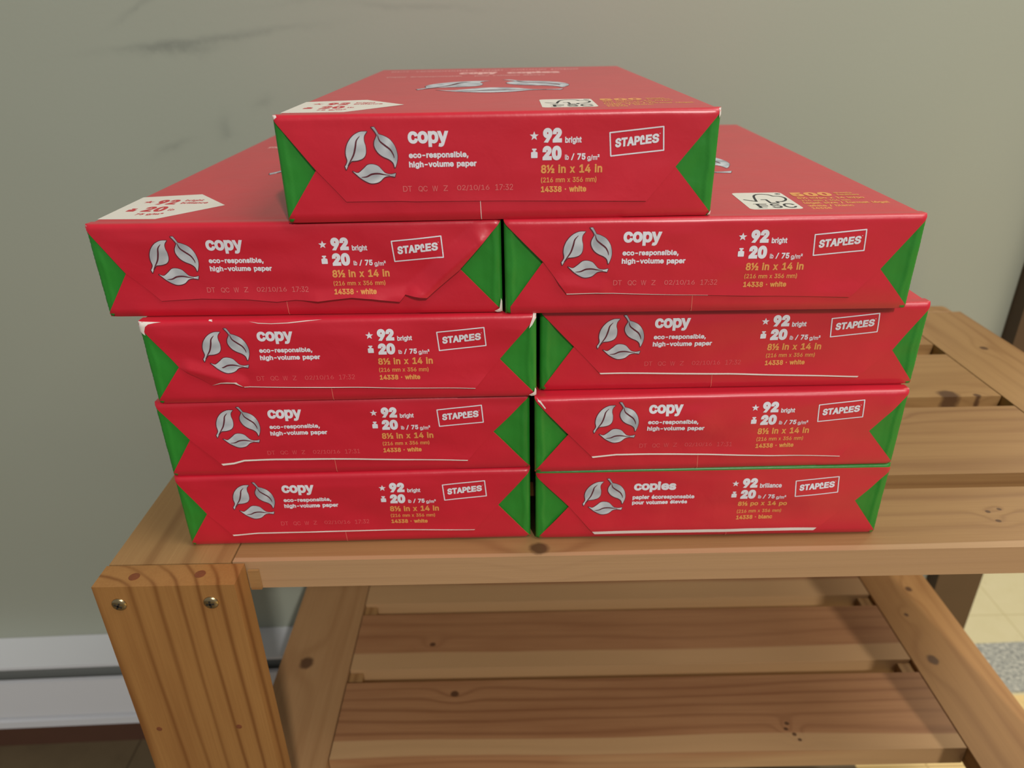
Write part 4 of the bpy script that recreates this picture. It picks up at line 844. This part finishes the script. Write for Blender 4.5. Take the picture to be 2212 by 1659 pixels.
        flat('sheet_count_lettering', gd, M['gold_ink'], root, 0.04)['label'] = 'gold printed sheet count and size'
        # large leaf emblem: the front one enlarged 3.55 times
        k = 3.85; f = lambda x, y: ((x + 62.4) * k - 2.0, (y - 33.2) * k + 158)
        for q in range(3):
            flat('leaf_outline', xf(OUTT[q], lambda x, y: f(x - .03, y - .03)), M['plum_ink'], root, 0.04)
            flat('leaf', xf(LEAVES[q], f), M['silver'], root, 0.07)
            flat('leaf_vein', xf(VEINS[q], lambda x, y: f(x, y)), M['plum_ink'], root, 0.10)
        wt = merge([text_flat('papier écoresponsable', -90, 252, -30, 260, 0.6), text_flat('pour volumes élevés', -20, 252, 36, 260, 0.6), text_flat('eco-responsible, high-volume paper', -96, 318, 70, 330, 0.7), text_flat('copy', -34, 272, -2, 300, 2.6), text_flat('copies', 6, 272, 50, 300, 2.6)])
        flat('title_lettering', wt, M['title_ink'], root, 0.04)['label'] = 'pale printed title lettering'
M['rim'] = paper('paper_cut_edge', srgb(228, 130, 86), 0.7, 0.3, 0.05, bumpy=0.2)
M['seam'] = paper('pale_seam_edge', srgb(230, 126, 108), 0.6, 0.3, 0.1, bumpy=0.2)
M['title_ink'] = paper('pale_pink_print', srgb(240, 184, 178), 0.5, 0.4, 0.03, bumpy=0.2)

TK = [52.81, 51.178, 51.083, 51.851, 52.706]
ZB = [0.0]
for t in TK: ZB.append(ZB[-1] + t)
def lv(k): return dict(T=TK[k], z=ZB[k] * MM)
REAMS = [
 dict(lv(0), x=-0.10711, y=-0.03812, a=0.009869, dx=-0.4, dy=1.5, tilt=-0.6, apL=(-93.5, 25.2), apR=(88.6, 26.6), seam=-8.7, time='17:32', stamp='stamp_faint', sdy=-1.2,
      edge=[(-79.6, 8.7), (-64, 9.9), (20, 9.4), (73.2, 8.3)], strip=(0, 4, 0.9, 0.8, 0.5), bd=(0, 0.2),
      label='red paper ream touching the bench top, bottom of the left column'),
 dict(lv(0), x=0.114177, y=-0.039151, a=-0.002926, dx=-3.6, dy=-0.4, tilt=0.6, apL=(-88.0, 25.5), apR=(90.6, 26.8), seam=13.0, cut=(106.6, 2.6), time=None, lang='fr', flipped=True,
      edge=[(-71.5, 4.2), (68.4, 4.4)], strip=(0, 2, 2.2, 2.5, 2.2), bd=(0, 0.0), amp=1.1,
      label='red paper ream with French lettering and a broad white edge strip, bottom row'),
 dict(lv(1), x=-0.107172, y=-0.037507, a=0.0129, dx=-0.5, dy=1.0, tilt=-0.4, apL=(-92.5, 26.5), apR=(87.0, 26.8), seam=-8.9, time='17:31', stamp='stamp_faint',  sdy=-1.6,
      edge=[(-76.3, 8.6), (-69.5, 9.3), (-63.1, 11.0), (-10, 10.6), (71.0, 7.2)], strip=(0, 5, 1.2, 1.0, 0.6), bd=(0, 0.2),
      label='red paper ream second from the bottom of the left column, stamped 17:31'),
 dict(lv(1), x=0.113595, y=-0.040942, a=0.009696, dx=1.4, dy=1.1, tilt=0.2, apL=(-89.0, 27.0), apR=(89.6, 24.5), seam=-10.5, time='17:31', stamp='stamp_faint',
      edge=[(-74.3, 10.5), (-60.4, 11.9), (-40, 11.6), (10, 10.4), (75.0, 7.4)], strip=(0, 5, 1.0, 0.9, 0.4), amp=1.3,
      scuffs=[('r', [(-108.4, 50.8), (-106.0, 48.6), (-103.0, 44.6), (-102.6, 45.2), (-105.6, 49.8), (-108, 51.4)])],
      label='red paper ream stamped 17:31 in the right column, directly on the French-lettered one'),
 dict(lv(2), x=-0.103251, y=-0.040325, a=0.00478, dx=-1.2, dy=0.0, tilt=-0.2, apL=(-91.8, 23.6), apR=(88.2, 24.6), seam=-8.0, lift=0.9,
      edge=[(-82.0, 17.0), (-75.3, 12.0), (-69.8, 13.4), (-61.9, 13.6), (-57.0, 10.8), (73.9, 7.2)], strip=(4, 6, 0.4, 0.45, 0.35),
      ridges=[(-91, 24, -60, 13.5, 1.8, 6)], stamp='stamp_faint', sdy=-0.8, amp=1.2,
      scuffs=[('r', [(-109.8, 51.8), (-109.8, 47.5), (-108.2, 45.6), (-105.8, 43.2), (-105.9, 45.6), (-104.8, 48.4), (-103.0, 49.8), (-99.6, 50.5), (-96, 50.9), (-101.5, 51.3)]),
              ('r', [(-48, 50.3), (-43, 49.1), (-36, 48.7), (-26, 49.0), (-16, 49.9), (-8, 50.7), (-17, 50.25), (-27, 49.35), (-36, 49.05), (-43, 49.45)]), ('r', [(-70.2, 51.2), (-68.0, 50.6), (-68.4, 52.2), (-70, 52.4)]),
              ('r', [(109.6, 52.8), (109.6, 48.6), (107.8, 47.2), (106.6, 45.0), (104.8, 43.0), (105.4, 45.2), (107.0, 49.8), (107.2, 52.4)]), ('r', [(109.6, 0.6), (109.6, 4.5), (108.2, 6.5), (107.6, 3.6), (104.6, 1.8), (106, 0.6)]), ('u', [(-75.4, 12.0), (-69.8, 13.5), (-62.0, 13.7), (-57.5, 11.2), (-60.8, 14.4), (-66, 14.5), (-70, 14.0)])],
      label='red paper ream with scuffed white top corners, in the middle of the left column'),
 dict(lv(2), x=0.116903, y=-0.033175, a=-0.002349, dx=-0.7, dy=0.4, tilt=0.5, apL=(-89.4, 28.2), apR=(92.4, 22.8), seam=-8.8, cut=(106.4, 3.8), stamp='stamp_faint', sdy=-0.4,
      edge=[(-73.9, 10.9), (-62, 10.8), (0, 9.5), (75.5, 6.2)], strip=(0, 4, 0.8, 0.9, 0.8),
      label='red paper ream with smooth straight white edge strip, middle of the right column'),
 dict(lv(3), x=-0.12173, y=-0.035382, a=-0.018009, dx=-3.0, dy=-1.3, tilt=0.0, apL=(-93.0, 25.2), apR=(86.6, 25.6), seam=-8.6, lift=0.9, toplabel=True, stamp='stamp_ink',
      edge=[(-77.2, 9.6), (-55, 10.8), (-30, 10.2), (-13.8, 8.6), (-3.5, 9.6), (9.1, 9.0), (27.5, 10.8), (38.7, 10.0), (53.4, 8.2), (56.7, 12.2), (68.5, 10.5)], 
      ridges=[(104, 46, 66, 12, 3.4, 9), (0, 8, 60, 10, 1.8, 7)], bd=(-0.6, 0.5), amp=1.3,
      scuffs=[('r', [(109.6, 0.6), (109.6, 7.0), (108.4, 9.0), (107.4, 3.2), (104.6, 1.6), (106, 0.6)]), ('r', [(-109.8, 51.6), (-109.8, 49.6), (-108.2, 49.4), (-107.6, 51.6)])],
      label='red paper ream with a crumpled, notched flap edge, under the topmost ream'),
 dict(lv(3), x=0.09776, y=-0.041208, a=-0.013598, dx=-3.0, dy=0.9, tilt=-0.6, apL=(-88.4, 29.5), apR=(89.6, 23.2), seam=-7.8, cut=(106.2, 4.6), toplabel=True,
      edge=[(-75.8, 11.6), (-60, 11.9), (0, 10.0), (76.1, 8.0)], strip=(0, 3, 0.4, 0.3, 0.12), amp=1.0, ridges=[(-84, 18, -58, 14, 0.9, 7)],
      label='red paper ream at the top of the right column, beside the crumpled-flap ream'),
 dict(lv(4), x=-0.0133, y=-0.039057, a=-0.00034, dx=0.0, dy=0.0, tilt=0.0, apL=(-90.6, 26.6), apR=(88.4, 25.3), seam=-9.2, toplabel=True, white_seam=True, lift=0.35,
      edge=[(-77.4, 10.9), (-50, 10.9), (-42, 10.5), (-10, 10.2), (30, 9.6), (74.9, 8.7)], amp=0.8,
      scuffs=[('r', [(-109.8, 53.6), (-109.8, 51.4), (-108.0, 50.8), (-106.6, 52.0), (-107.4, 53.6)]), ('r', [(109.6, 53.6), (109.6, 49.5), (108.0, 48.0), (107.8, 52.8)]), ('r', [(109.6, 0.4), (109.6, 3.0), (107.8, 2.2), (107.0, 0.8)])],
      label='red paper ream lying alone on top of the whole stack'),
]
for i, c in enumerate(REAMS):
    Ream(i + 1, c).build()
